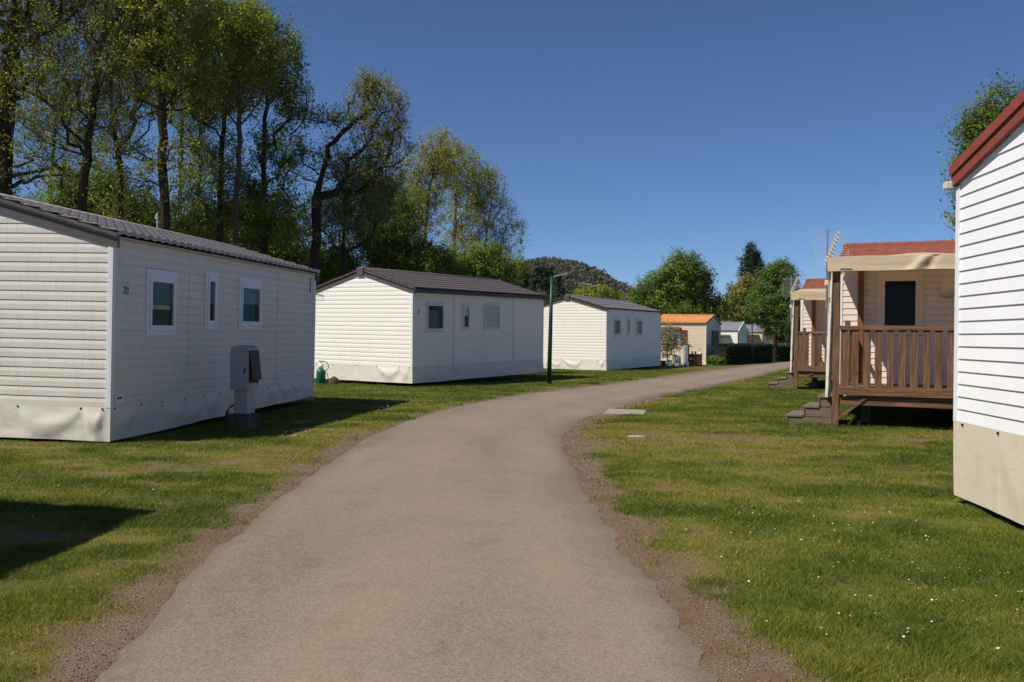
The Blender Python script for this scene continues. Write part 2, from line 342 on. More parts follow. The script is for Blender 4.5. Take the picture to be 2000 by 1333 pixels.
# road sheet
ys = np.concatenate([np.arange(-12, 3, .5), np.arange(3, 30, .06), np.arange(30, 60, .3), np.arange(60, 100, 1.)])
l = edge(RL, ys) + (fbm(ys * 1.5, ys * 0 + 3, 4, 4) - .5) * .10 + (fbm(ys * 9, ys * 0 + 8, 5, 3) - .5) * .07
r_ = edge(RR, ys) + (fbm(ys * 1.5, ys * 0 + 30, 6, 4) - .5) * .14 + (fbm(ys * 9, ys * 0 + 18, 7, 3) - .5) * .08
us = np.concatenate([[0, .006], np.linspace(.03, .97, 22), [.994, 1]])
RX = l[None, :] + (r_ - l)[None, :] * us[:, None]; RY = np.repeat(ys[None, :], len(us), 0)
prof = .004 + .008 * np.clip(np.minimum(us, 1 - us) / .03, 0, 1)[:, None] + .02 * np.sin(np.pi * us)[:, None]
RZ = prof + 0 * RX
def road_build(t, b):
    g = t.nodes.new('ShaderNodeNewGeometry'); p = g.outputs['Position']
    v = t.nodes.new('ShaderNodeTexVoronoi'); v.inputs['Scale'].default_value = 130; t.links.new(p, v.inputs['Vector'])
    sp = t.nodes.new('ShaderNodeSeparateColor'); t.links.new(v.outputs['Color'], sp.inputs[0])
    agg = ramp(t, sp.outputs[0], [(0, (.14, .118, .092)), (.45, (.185, .158, .126)), (.8, (.225, .193, .155)), (.99, (.32, .28, .23))])
    fine = noise(t, 260, 2, .6, p)
    agg = mixc(t, .5, agg, ramp(t, fine, [(.3, (.07, .058, .045)), (.7, (.33, .285, .23))]))
    v2 = t.nodes.new('ShaderNodeTexVoronoi'); v2.inputs['Scale'].default_value = 88; t.links.new(p, v2.inputs['Vector'])
    sp2 = t.nodes.new('ShaderNodeSeparateColor'); t.links.new(v2.outputs['Color'], sp2.inputs[0])
    agg = mixc(t, 1, agg, ramp(t, sp2.outputs[1], [(0, (.62, .61, .60)), (.4, (.88, .88, .88)), (1, (1.12, 1.11, 1.09))]), 'MULTIPLY')
    tanp = ramp(t, noise(t, .42, 4, .6, p, stretch=(1.6, .55, 1)), [(.36, (0, 0, 0)), (.66, (.75, .75, .75))])
    c = mixc(t, tanp, agg, mixc(t, .42, agg, (.36, .275, .185)))
    c = mixc(t, attr(t, 'mid'), c, mixc(t, .3, c, (.34, .25, .165)))
    grey = ramp(t, noise(t, .9, 5, .65, p), [(.52, (0, 0, 0)), (.7, (.4, .4, .4))])
    c = mixc(t, grey, c, mixc(t, .35, agg, (.13, .12, .115)))
    dk = ramp(t, noise(t, 2.6, 6, .7, p), [(.2, (.72, .7, .68)), (.45, (1, 1, 1))])
    c = mixc(t, 1, c, dk, 'MULTIPLY')
    em2 = t.nodes.new('ShaderNodeMath'); em2.operation = 'MULTIPLY_ADD'; em2.inputs[1].default_value = 1.7; t.links.new(attr(t, 'edge'), em2.inputs[0])
    sb = t.nodes.new('ShaderNodeMath'); sb.operation = 'MULTIPLY_ADD'; sb.inputs[1].default_value = -1.1; sb.inputs[2].default_value = .15; t.links.new(noise(t, 28, 5, .75, p), sb.inputs[0]); t.links.new(sb.outputs[0], em2.inputs[2]); em2.use_clamp = True
    c = mixc(t, em2.outputs[0], c, mixc(t, .55, agg, mixc(t, fine, (.07, .052, .036), (.24, .185, .13))))
    cr = t.nodes.new('ShaderNodeTexVoronoi'); cr.feature = 'DISTANCE_TO_EDGE'; cr.inputs['Scale'].default_value = .35
    wv = t.nodes.new('ShaderNodeMix'); wv.data_type = 'VECTOR'; wv.inputs[0].default_value = .12
    nn = t.nodes.new('ShaderNodeTexNoise'); nn.inputs['Scale'].default_value = 2.5; nn.inputs['Detail'].default_value = 6; t.links.new(p, nn.inputs['Vector'])
    t.links.new(p, wv.inputs[4]); t.links.new(nn.outputs['Color'], wv.inputs[5]); t.links.new(wv.outputs[1], cr.inputs['Vector'])
    t.links.new(c, b.inputs['Base Color'])
    bump(t, b, sp.outputs[0], .45, .006)
em = np.clip(1 - np.minimum(us, 1 - us)[:, None] * (r_ - l)[None, :] / (.22 + .9 * np.clip(fbm(RX * .8, RY * .5, 44, 4) - .45, 0, 1) * 2), 0, 1) * (.45 + .9 * (fbm(RX * 5, RY * 5, 50, 3)))
tag(grid_mesh('road', np.stack([RX, RY, RZ], -1), mat('worn_asphalt', rough=.92, spec=.15, build=road_build), attrs={'edge': np.clip(em, 0, .9), 'mid': .8 * np.exp(-((us[:, None] - .45 - .25 * (fbm(ys * .25, ys * 0, 77, 3) - .5)[None, :]) / .16) ** 2) + .5 * np.exp(-((us[:, None] - .82) / .08) ** 2) + 0 * RX}), kind='structure')

# ---------------------------------------------------------------- walls, windows, roofs, skirts
def lap(mb, O, u, n, L, z0, z1, pitch, gable=None, style='double'):
    """lapped boards; gable = (eave height, rise)"""
    top = z1 if gable is None else gable[0] + gable[1]; k = 0; mid = L / 2
    def hw(z): return mid if gable is None or z <= gable[0] else max(0, mid * (1 - (z - gable[0]) / gable[1]))
    def P(s, o, z): return (O[0] + u[0] * s + n[0] * o, O[1] + u[1] * s + n[1] * o, z)
    if style == 'double': rows = [(0, .011), (.52, .0105), (1, .001)] if gable else [(0, .019), (.55, .016), (1, .001)]
    else: rows = [(0, .0145), (1, .002)]
    z = z0
    while z < top - .005:
        zt = min(z + pitch, top); pv = None
        h0 = hw(z); mb.quad(P(mid - h0, 0, z), P(mid + h0, 0, z), P(mid + h0, rows[0][1], z), P(mid - h0, rows[0][1], z))
        for (fr, of) in rows:
            zz = z + (zt - z) * fr; h = hw(zz); cur = (P(mid - h, of, zz), P(mid + h, of, zz))
            if pv: mb.quad(pv[0], pv[1], cur[1], cur[0])
            pv = cur
        z += pitch
SIDES = {'front': lambda L, W: ((0, 0), (1, 0), (0, -1), L), 'left': lambda L, W: ((0, W), (0, -1), (-1, 0), W),
         'back': lambda L, W: ((L, W), (-1, 0), (0, 1), L), 'right': lambda L, W: ((L, 0), (0, 1), (1, 0), W)}
def frame_box(mb, side, L, W, s0, s1, z0, z1, o0, o1):
    O, u, n, _ = SIDES[side](L, W)
    c = [(O[0] + u[0] * s + n[0] * o, O[1] + u[1] * s + n[1] * o) for s in (s0, s1) for o in (o0, o1)]
    xs = [q[0] for q in c]; ys_ = [q[1] for q in c]
    mb.box(min(xs), max(xs), min(ys_), max(ys_), z0, z1)
def ring(mb, side, L, W, s0, s1, z0, z1, wl, wt, wb, o0, o1):
    frame_box(mb, side, L, W, s0, s0 + wl, z0, z1, o0, o1); frame_box(mb, side, L, W, s1 - wl, s1, z0, z1, o0, o1)
    frame_box(mb, side, L, W, s0 + wl, s1 - wl, z1 - wt, z1, o0, o1); frame_box(mb, side, L, W, s0 + wl, s1 - wl, z0, z0 + wb, o0, o1)
def window(root, side, L, W, s0, s1, z0, z1, curtain='teal', frame=M_FRAME, outer=.07, vent=True, mull=False, top=.12, off=.012):
    f = MB(); ring(f, side, L, W, s0, s1, z0, z1, outer, outer, outer, .0, .03 + off)
    a0, a1, b0, b1 = s0 + outer, s1 - outer, z0 + outer, z1 - outer
    ring(f, side, L, W, a0, a1, b0, b1, .055, top, .09, .002, .048 + off)
    if mull: frame_box(f, side, L, W, (s0 + s1) / 2 - .03, (s0 + s1) / 2 + .03, b0 + .09, b1 - top, .002, .046 + off)
    fo = f.build('window', frame, root, bevel=.004)
    c0, c1, d0, d1 = a0 + .055, a1 - .055, b0 + .09, b1 - top
    O, u, n, _ = SIDES[side](L, W)
    def pl(mb, s0, s1, z0, z1, o):
        o += off
        mb.quad(*[(O[0] + u[0] * s + n[0] * o, O[1] + u[1] * s + n[1] * o, z) for s, z in ((s0, z0), (s1, z0), (s1, z1), (s0, z1))])
    pl(m := MB(), c0, c1, d0, d1, .013); m.build('interior', M_DARK, fo)
    wd = c1 - c0; hh = d1 - d0
    if curtain == 'teal':
        pl(m := MB(), c0, c0 + wd * .78, d0, d1, .017); m.build('curtain', M_TEAL, fo)
    elif curtain == 'banded':
        pl(m := MB(), c0, c0 + wd * .86, d0, d1, .017); m.build('curtain', M_GREENC, fo)
        pl(m := MB(), c0, c0 + wd * .9, d0 + hh * .37, d0 + hh * .47, .021); m.build('blind_rail', M_CREAMC, fo)
    elif curtain == 'mixed':
        pl(m := MB(), c0, c0 + wd * .68, d0, d1 - hh * .2, .017); m.build('curtain', M_TEAL, fo)
        m = MB(); m.poly([(O[0] + u[0] * s + n[0] * .021, O[1] + u[1] * s + n[1] * .021, z) for s, z in ((c0, d1 - hh * .2), (c0 + wd * .7, d1 - hh * .13), (c0 + wd * .68, d1), (c0, d1))]); m.build('blind_edge', M_CREAMC, fo)
    elif curtain == 'slats':
        pl(m := MB(), c0, c1, d0, d1, .017); m.build('blind', M_BLIND, fo)
    elif curtain == 'halfslats':
        pl(m := MB(), c0, c1 - .02, d0 + hh * .55, d1, .017); m.build('blind', M_BLIND, fo)
    elif curtain == 'cream':
        pl(m := MB(), c0, c1, d0 + hh * .42, d1, .017); m.build('blind', M_CREAMC, fo)
    pl(m := MB(), c0, c1, d0, d1, .034); m.build('pane', M_GLASS, fo)
    if vent:
        frame_box(m := MB(), side, L, W, c0 + wd * .25, c0 + wd * .85, d1 + top * .35, d1 + top * .35 + .022, .047, .052); m.build('vent', M_BLACK, fo)
    return fo
def tiled_roof(root, L, W, ze, rise, m, ue=.2, ve=.35, au=.02, av=.02, oe=.09, og=.05, ridge=True):
    for sgn in (0, 1):
        half = W / 2; sl = math.hypot(half, rise); cs, sn = half / sl, rise / sl
        tot = sl + oe; nu = max(8, int((L + 2 * og) / ue * 6)); u = np.linspace(-og, L + og, nu + 1)
        nrow = max(2, int(round(tot / ve))); vv = []; off = []
        for k in range(nrow):
            a = tot * k / nrow; b = tot * (k + 1) / nrow
            vv += [a, a + .001, b - .012]; off += [0, av, .004]
        vv.append(tot); off.append(0)
        vv = np.array(vv); off = np.array(off)
        wave = np.abs(np.sin(np.pi * u / ue)) ** .8 * au
        rowsc = np.where(off > .001, 1., .75)
        N = .03 + off[None, :] + wave[:, None] * rowsc[None, :]
        d = vv - oe                                           # distance up the slope from the wall line
        y = d[None, :] * cs - N * sn; z = ze + d[None, :] * sn + N * cs
        if sgn: y = W - y
        P = np.stack([np.repeat(u[:, None], len(vv), 1), y, z], -1)
        if sgn: P = P[:, ::-1]
        o = grid_mesh('roof', P, m, root, smooth=False)
        # a thin deck below the tiles
        mb = MB(); y0, y1 = -oe * cs, half; z0_, z1_ = ze - oe * sn, ze + rise
        if sgn: y0, y1 = W - y0, W - y1
        mb.quad((-og, y0, z0_ + .012), (L + og, y0, z0_ + .012), (L + og, y1, z1_ + .012), (-og, y1, z1_ + .012))
        mb.quad((-og, y0, z0_ - .012), (-og, y1, z1_ - .012), (L + og, y1, z1_ - .012), (L + og, y0, z0_ - .012))
        mb.quad((-og, y0, z0_ - .012), (L + og, y0, z0_ - .012), (L + og, y0, z0_ + .012), (-og, y0, z0_ + .012))
        mb.build('roof_deck', m, root)
    if ridge:
        mb = MB(); mb.tube([(-og, W / 2, ze + rise + .035), (L + og, W / 2, ze + rise + .035)], .075, 8); mb.build('ridge_cap', m, root, True)
def rake(root, L, W, ze, rise, m, ends=('left', 'right'), h=.21, og=.05, bands=3, oe=.09):
    og = .012 if bands == 3 else og
    for e in ends:
        mb = MB(); x = -og if e == 'left' else L + og; sg = -1 if e == 'left' else 1
        half = W / 2; sl = rise / half
        for s in (0, 1):
            ya, yb = -oe, half; za, zb = ze - oe * sl, ze + rise
            if s: ya, yb = W + oe, half
            hb = h / bands
            for k in range(bands):
                o = [.030, .010, .022][k % 3]; t0 = .06 - k * hb; t1 = .06 - (k + 1) * hb + (.004 if k < bands - 1 else 0)
                A = [(x + sg * q, yy, zz + tt) for q in (-.04, o) for yy, zz in ((ya, za), (yb, zb)) for tt in (t0, t1)]
                i = len(mb.v); mb.v += A
                mb.f += [(i, i + 1, i + 3, i + 2), (i + 4, i + 6, i + 7, i + 5), (i, i + 2, i + 6, i + 4), (i + 1, i + 5, i + 7, i + 3), (i, i + 4, i + 5, i + 1)]
        mb.build('roof_fascia', m, root)
        mb = MB(); mb.box(x - .06 if e == 'left' else x - .03, x + .03 if e == 'left' else x + .06, half - .13, half + .13, ze + rise - h * .85, ze + rise + .085); mb.build('ridge_end_cap', m, root, bevel=.01)
def skirt(root, L, W, z1, z0, m, seed=0, sides=('front', 'left', 'back', 'right'), amp=.05, flare=.03, gap=0.):
    for q, sd in enumerate(sides):
        O, u, n, ln = SIDES[sd](L, W); r = np.random.default_rng(seed * 10 + q)
        nu = int(ln / .035); s = np.linspace(-.012, ln + .012, nu); v = np.linspace(0, 1, 26)
        S, V = np.meshgrid(s, v, indexing='ij'); De = .02 + .012 * V + flare * V ** 1.4; D = 0 * V; am = amp * (1.5 if sd == 'left' else 1)
        st_ = .88 if sd == 'left' else .66
        pts = list(np.arange(.12, ln - .3, st_) + r.uniform(-.1, .1, len(np.arange(.12, ln - .3, st_)))) + [ln - .1]
        for a, b in zip(pts[:-1], pts[1:]):                    # swags hanging from fixing to fixing
            t = (S - a) / (b - a); inside = ((t > 0) & (t < 1)).astype(float)
            if r.random() < .3: continue
            dp = r.uniform(.3, .7); q_ = np.clip(t, 0, 1); asym = q_ ** r.uniform(.6, 1.6)
            arch = 4 * asym * (1 - asym); sag = dp * arch ** .8
            D += inside * am * r.uniform(.5, 1.) * np.exp(-((V - sag - .05) / (.10 + .2 * arch)) ** 2) * np.sin(np.pi * q_) ** .8
        for a in pts:                                          # slanting pleats starting at the fixings
            if r.random() < .6:
                wd = r.uniform(.03, .07); sl = r.uniform(-.5, .5)
                D += am * r.uniform(.4, 1) * np.exp(-((S - a - sl * V) / (wd * (.5 + V))) ** 2) * np.clip(V * 1.5, 0, 1) * (1 - .4 * V)
        D += (fbm(S * 2.2 + seed * 9, V * 2, 70 + q, 3) - .5) * .8 * amp * V
        D = De + D * np.clip(np.minimum(S, ln - S) / .12, 0, 1) ** .7
        S = np.clip(S, 0, ln); S = S * (ln + 2 * De) / ln - De
        zb = z0 + (fbm(S * .7, S * 0, seed + q, 2) - .5) * .03 + (gap if sd in ('front',) else 0) * np.clip(S / ln, 0, 1)
        Z = z1 + (zb - z1) * V
        P = np.stack([O[0] + u[0] * S + n[0] * D, O[1] + u[1] * S + n[1] * D, Z], -1)
        so = grid_mesh('skirt', P, m, root)
        if sd in ('front', 'left') and seed in (2, 3, 4, 5):
            for a in pts:
                mb = MB(); frame_box(mb, sd, L, W, a - .012, a + .012, z1 - .035, z1 - .011, .02, .036)
                mb.build('fixing', M_BLACK, so, bevel=.003)
def corner(root, L, W, z0, z1, m, w=.055, cs=((0, 0), (0, 1), (1, 0), (1, 1))):
    for a, b in cs:
        x = a * L; y = b * W; sx = -1 if a == 0 else 1; sy = -1 if b == 0 else 1
        mb = MB(); o = .024
        xa, xb = sorted((x + sx * o, x - sx * w)); ya, yb = sorted((y + sy * o, y))
        mb.box(xa, xb, ya, yb, z0, z1)
        xa, xb = sorted((x + sx * o, x)); ya, yb = sorted((y, y - sy * w)); mb.box(xa, xb, ya, yb, z0, z1)
        mb.build('corner_trim', m, root, bevel=.003)
def home(name, loc, rz, label, L, W, zs, ht, rise, zb, side_m, roof_m, fasc_m, pitch=.138, skirt_m=M_SKIRT, style='double',
         trim=M_TRIM, tilt=(0, 0), seed=0, tile=(.2, .35, .012, .014), rk=dict(), group=None, oe=.09, skirted=True, gap=0., famp=.034, flare=.02):
    root = empty(name, loc, rz, label, 'mobile home', group, tilt)
    ze = zs + ht
    for sd in SIDES:
        O, u, n, ln = SIDES[sd](L, W); mb = MB(); lap(mb, O, u, n, ln, zs, ze, pitch, (ze, rise) if sd in ('left', 'right') else None, style)
        mb.build('wall', side_m, root)
    mb = MB(); mb.box(.02, L - .02, .02, W - .02, zs - .2, zs - .004); mb.build('floor', M_BLACK, root)
    corner(root, L, W, zs - .01, ze - .15, trim)
    tiled_roof(root, L, W, ze, rise, roof_m, tile[0], tile[1], tile[2], tile[3], oe=oe)
    rake(root, L, W, ze, rise, fasc_m, oe=oe, **rk)
    if skirted: skirt(root, L, W, zs, zb, skirt_m, seed, gap=gap, amp=famp, flare=flare)
    return root

GH = 'pale mobile homes along the left of the lane'
# near left, only its shadow enters the picture
h0 = home('mobile_home', (-5.64, -.95, 0), R(90 - 3), 'cream mobile home whose dark shadow falls on the lower left grass', 7.9, 4.1, .53, 2.45, .55, .06, M_SIDE, M_ROOFG, M_FASC, seed=1, group=GH)
# first, with number 21
L1, W1 = 8.051, 4.1
h1 = home('mobile_home', (-5.733, 12.781, 0), R(90) - .140, 'nearest cream mobile home on the left with grey-brown tiles and number 21', L1, W1, .533, 2.45, .55, .05, M_SIDE, M_ROOFG, M_FASC, tilt=(.003, .012), seed=2, group=GH, tile=(.235, .30, .040, .048), gap=.1, famp=.036, flare=-.01)
window(h1, 'front', L1, W1, .86, 1.74, 1.56, 2.58, 'banded')
window(h1, 'front', L1, W1, 2.72, 3.16, 1.66, 2.67, 'none', vent=False, top=.1)
window(h1, 'front', L1, W1, 4.04, 5.04, 1.67, 2.65, 'teal')
for s_ in (2.2, 5.9):
    mb = MB(); mb.box(s_ - .02, s_ + .02, -.024, -.001, .55, 2.96); mb.build('joint_strip', M_SIDE, h1, bevel=.004)
text_part('21', .15, 'house_number', M_BLACK, h1, (.33, -.024, 2.215), (R(90), 0, 0))
mb = MB(); mb.box(.10, .30, -.026, -.012, .58, .73); st = mb.build('label_plate', M_TRIM, h1)
mb = MB(); mb.box(.14, .19, -.029, -.027, .64, .67); mb.box(.20, .25, -.029, -.027, .64, .67); mb.build('printed_mark', mat('blue_ink', (.02, .03, .12)), st)
mb = MB(); mb.tube([(7.72, -.02, 2.86), (7.70, -.022, 2.7), (7.73, -.02, 2.52)], .012, 6); mb.build('rust_streak', mat('rust', (.12, .04, .02), .9), h1)
# second
L2, W2 = 8.199, 4.136
h2 = home('mobile_home', (-3.062, 27.57, 0), R(90) - .544, 'second pale mobile home on the left with dark roof, black gutter and slatted blind', L2, W2, .637, 2.415, .60, .13, M_SIDE2, M_ROOFD, M_FASC, tilt=(.014, .008), seed=3, group=GH, rk=dict(h=.2), tile=(.2, .33, .032, .03))
window(h2, 'front', L2, W2, .66, 1.62, 1.70, 2.66, 'mixed', frame=M_TRIMC, outer=.03, top=.09, vent=False)
window(h2, 'front', L2, W2, 2.66, 3.11, 1.75, 2.68, 'halfslats', vent=False, frame=M_TRIMC, outer=.04)
window(h2, 'front', L2, W2, 3.98, 5.02, 1.76, 2.72, 'slats', frame=M_TRIMC, outer=.03, top=.09, vent=False)
for s in (2.2, 5.96):
    mb = MB(); mb.box(s - .05, s + .05, -.030, -.001, .64, 3.03); mb.build('joint_strip', M_TRIMC, h2, bevel=.004)
text_part('23', .12, 'house_number', M_BLACK, h2, (.27, -.024, 2.33), (R(90), 0, 0))
mb = MB(); mb.box(-.08, L2 + .06, -.20, -.10, 2.93, 3.03); mb.build('gutter', M_GUT, h2, bevel=.01)
# third
L3, W3 = 7.917, 4.088
h3 = home('mobile_home', (4.464, 42.487, 0), R(90) - .49, 'third pale mobile home on the left with plain grey roof, farthest of its row', L3, W3, .534, 2.453, .58, .05, M_SIDE2, M_ROOFN, M_FASC, tilt=(.006, .002), seed=4, group=GH, rk=dict(h=.2), tile=(.2, .5, .024, .012))
window(h3, 'front', L3, W3, .83, 1.81, 1.62, 2.62, 'none', frame=M_TRIMC)
window(h3, 'front', L3, W3, 2.68, 3.10, 1.70, 2.66, 'none', vent=False, frame=M_TRIMC)
window(h3, 'front', L3, W3, 3.98, 4.93, 1.66, 2.64, 'teal', frame=M_TRIMC)
text_part('25', .12, 'house_number', M_BLACK, h3, (.27, -.024, 2.33), (R(90), 0, 0))

# near right home: its gable end faces the lane
psi5 = R(5.0); W5 = 4.1
o5 = (4.375 - W5 * math.sin(psi5), 8.80 - W5 * math.cos(psi5), 0)
h5 = home('mobile_home', o5, -psi5, 'white woodgrain mobile home at the right edge with red roof edge and beige tarpaulin', 8, W5, .82, 2.45, .47, .09, M_WHITE, M_ROOFR, M_FASCR, pitch=.122, style='lap', skirt_m=M_SKIRT2, seed=5, rk=dict(h=.2, og=.05, bands=2), oe=.05, famp=.010, flare=-.02)
mb = MB(); mb.box(-.04, 8.0, W5 + .03, W5 + .13, 3.10, 3.2); mb.build('gutter', M_TRIM, h5, bevel=.01)
mb = MB(); mb.box(-.12, -.04, W5 + .02, W5 + .11, 3.10, 3.17); mb.build('gutter_end', M_PLAST, h5, bevel=.01)

# red-roofed homes behind decks
PSI = R(25)
def deck_home(px, py, label, dlabel, alabel, seed):
    cs, sn = math.cos(PSI), math.sin(PSI); dep = 2.45
    root = home('mobile_home', (px + sn * dep - .1 * cs, py + cs * dep + .1 * sn, 0), -PSI, label, 8.2, 4.1, .72, 2.45, .53, .35, M_PINK, M_ROOFR, M_FASCR,
                pitch=.128, style='lap', seed=seed, group='red-roofed mobile homes on the right', rk=dict(h=.13, bands=2), tile=(.3, .36, .02, .03), trim=M_TRIM)
    window(root, 'front', 8.2, 4.1, .72, 1.58, 1.72, 2.95, 'none', frame=M_PINK, vent=False, top=.06, outer=.09, off=.02)
    mb = MB(); mb.lathe((0, 0, 0), [(.16, 0), (.16, .03), (.12, .07), (.03, .085)], 20)
    lo = mb.build('wall_lamp', M_PINK, root, True); lo.location = (2.02, -.02, 2.62); lo.rotation_euler = (R(90), 0, 0)
    # the deck
    d = empty('wooden_deck', (px, py, 0), -PSI, dlabel, 'deck', 'wooden decks in front of red-roofed homes')
    DL = 5.2
    def B(name, m, *bx, par=d, bev=.006):
        mb = MB()
        for b in bx: mb.box(*b)
        return mb.build(name, m, par, bevel=bev)
    for x in (0, 2.6, DL): B('post', M_WZ, (x, x + .11, 0, .11, -.02, 2.95))
    B('post', M_POST, (.26, .37, 2.26, 2.37, .72, 3.1))
    B('post', M_WZ, (.10, .20, 1.2, 1.3, .72, 1.98))
    B('handrail', M_WX, (.11, DL, .0, .035, 1.78, 1.84), (.11, DL, .045, .09, 1.80, 1.86))
    B('bottom_rail', M_WX, (.11, DL, -.03, .02, .60, .74))
    B('beam', M_WX, (.11, DL, .03, .09, .42, .58))
    for k in range(25): B('baluster', M_WZ, (.13 + k * .195 + random.uniform(-.006, .006), .245 + k * .195, .022, .043, .70, 1.79), bev=.003)
    for k in range(3): B('baluster', M_WZ, (.145, .17, 1.42 + k * .30, 1.53 + k * .30, .74, 1.78), bev=.003)
    B('handrail', M_WY, (.12, .19, 1.3, 2.30, 1.78, 1.83))
    for k in range(16): B('floor_board', M_WX, (.0, DL + .1, .12 + k * .144, .255 + k * .144, .69, .72), bev=.002)
    B('side_beam', M_WY, (.02, .07, .11, 2.42, .50, .68))
    mb = MB(); mb.beam((.10, .07, .16), (.62, .07, .60), .05, .13, (0, 1, 0)); mb.build('brace', M_WX, d, bevel=.004)
    B('pier', M_CONC, (.42, .58, 1.1, 1.3, -.02, .5)); B('pier', M_CONC, (3.0, 3.2, 1.1, 1.3, -.02, .5))
    B('joist', M_WY, (.44, .52, .1, 2.4, .50, .68))
    for k, (a, z) in enumerate([(-.27, .56), (-.54, .37), (-.84, .19)]):
        b1 = a + .30
        B('step', M_WG, (a, -.02 if k == 0 else b1, .10, 1.25, z - .035, z), (a + .02, a + .045, .10, 1.25, z - .19, z - .037), (a + .045, -.02, .12, .15, z - .19, z - .037), bev=.003)
    # canopy: sloping sheet + valance with a fold
    nu, nv = 90, 30; S, V = np.meshgrid(np.linspace(-.1, DL + .15, nu), np.linspace(0, 1, nv), indexing='ij')
    y = -.09 + V * 2.4; z = 3.10 + V * .22 - .04 * np.sin(np.pi * V) * (fbm(S * 1.2 + seed, V, 3, 2)) + .004 * np.sin(S * 5)
    z += .03 * np.exp(-((S - 1.1 - V * .5) / .5) ** 2) * np.sin(np.pi * np.clip(V, 0, 1)) * 2
    co = grid_mesh('canopy', np.stack([S, y, z], -1), M_AWN, d)
    Vz = np.linspace(0, 1, 16); S, V = np.meshgrid(np.linspace(-.1, DL + .15, 160), Vz, indexing='ij')
    z0 = 3.10 + .004 * np.sin(S * 5)
    y = -.095 - .02 * V - .055 * np.exp(-((S - 1.55 + .22 * V) / .10) ** 2) * V ** .3 + .03 * np.exp(-((S - 1.68 + .12 * V) / .07) ** 2) - .02 * (fbm(S * 1.5 + seed, V * 1.5, 8, 3) - .5) * 2 * V
    grid_mesh('valance', np.stack([S, y, z0 - V * (.255 + .003 * np.sin(S * 3))], -1), M_AWN, co)
    V, T = np.meshgrid(np.linspace(0, 1, 24), Vz, indexing='ij'); x = -.1 - .03 * T - .02 * np.sin(V * 9) * T
    grid_mesh('valance', np.stack([x, -.09 + V * 2.4, 3.10 + V * .22 - T * (.26 - .02 * V)], -1), M_AWN, co)
    B('bracket', M_WX, (-.07, .0, .01, .1, 2.28, 2.38))
    V, T = np.meshgrid(np.linspace(0, 1, 40), np.linspace(0, 1, 14), indexing='ij')
    z = 2.95 - V * 2.40; x = -.095 + .10 * T - .035 * V + .004 * np.sin(V * 31 + T * 4) * V; y = .02 + .05 * np.sin(T * 6.3 + V * 1.5) + .02 * T + .02 * np.sin(V * 40 + T * 9) * np.clip(V - .8, 0, 1) * 5
    grid_mesh('side_curtain', np.stack([x, y, z], -1), M_SKIRT, co)
    B('printed_mark', mat('faint_ink', (.22, .18, .14)), (.12, .32, -.127, -.121, 2.875, 2.895), par=co, bev=0)
    # antenna on the deck corner
    a = empty('tv_antenna', (px - .11 * cs + .13 * sn, py + .11 * sn + .13 * cs, -.22), -PSI, alabel, 'antenna', 'aerials on red-roofed homes')
    mb = MB(); mb.tube([(-.02, .0, 2.4), (-.02, .0, 3.86)], .018, 8); mb.build('mast', M_STEEL, a)
    mb = MB()
    for k in range(15):
        zz = 3.18 + k * .042; xo = -.38 + .03 * (14 - k) / 14 * 0
        mb.tube([(-.30 + .012 * abs(k - 7) * 0, -.04, zz), (.34, .04, zz)], .0026, 5)
    for xx, dx in ((-.30, .05), (.34, .05)): mb.tube([(xx, -.04, 3.5), (xx + dx, -.04, 3.17)], .006, 5)
    mb.build('reflector', M_ALU, a)
    mb = MB(); mb.tube([(.0, -.02, 3.25), (.11, -.16, 3.62), (.2, -.3, 3.75)], .012, 6)
    for k in range(9):
        t = k / 8; c = Vector((.0, -.02, 3.28)).lerp(Vector((.2, -.3, 3.76)), t); wd = .06 - .035 * t
        for q in range(2): mb.beam(c + Vector((-wd, 0, .02 * q)), c + Vector((wd, 0, -.03 + .02 * q)), .016, .02)
    mb.build('director_boom', M_PLAST, a)
    mb = MB(); mb.box(-.06, .02, -.03, .03, 2.82, 2.92); mb.build('junction_box', M_PLAST, a, bevel=.01)
    return root
deck_home(5.86, 16.36, 'pale mobile home with red tiles behind the nearer wooden deck', 'nearer weathered wooden deck with beige canopy and plank railing', 'wide grid aerial above the nearer beige canopy corner', 6)
deck_home(8.93, 28.35, 'pale mobile home with red tiles behind the farther wooden deck', 'farther weathered wooden deck half hidden by the nearer one', 'grid aerial above the farther beige canopy corner', 7)

# far homes
psi = R(25.5); c_, s_ = math.cos(psi), math.sin(psi)
L7, W7 = 8.2, 4.0
h7 = home('mobile_home', (11.9 - L7 * c_, 55 + L7 * s_, 0), -psi, 'tan mobile home with orange tiled roof and brown shutters', L7, W7, .25, 2.3, .5, .0, M_TAN, M_ROOFO, M_FASC, pitch=.14, style='lap', trim=M_TRIMC, seed=8, rk=dict(h=.1, bands=1), tile=(.22, .35, .03, .03), skirt_m=M_TAN)
window(h7, 'front', L7, W7, 5.0, 6.6, 1.25, 2.1, 'cream', vent=False, mull=True, frame=M_TRIM, off=.02)
for s in (4.55, 6.68):
    mb = MB(); mb.box(s, s + .36, -.06, -.02, 1.2, 2.12); mb.build('shutter', M_BROWN, h7)
mb = MB(); mb.poly([(4.9, -.03, 2.3), (6.65, -.03, 2.3), (6.65, -.4, 2.12), (4.9, -.4, 2.12)]); mb.poly([(4.9, -.03, 2.29), (4.9, -.4, 2.11), (6.65, -.4, 2.11), (6.65, -.03, 2.29)]); mb.build('window_awning', M_BROWN, h7)
for s in (1.5, 2.9):
    mb = MB(); mb.box(L7 + .02, L7 + .06, s, s + .4, 1.2, 2.1); mb.build('shutter', M_BLACK, h7)
window(h7, 'right', L7, W7, 1.95, 2.85, 1.2, 2.1, 'none', vent=False, off=.02, frame=M_BROWN)
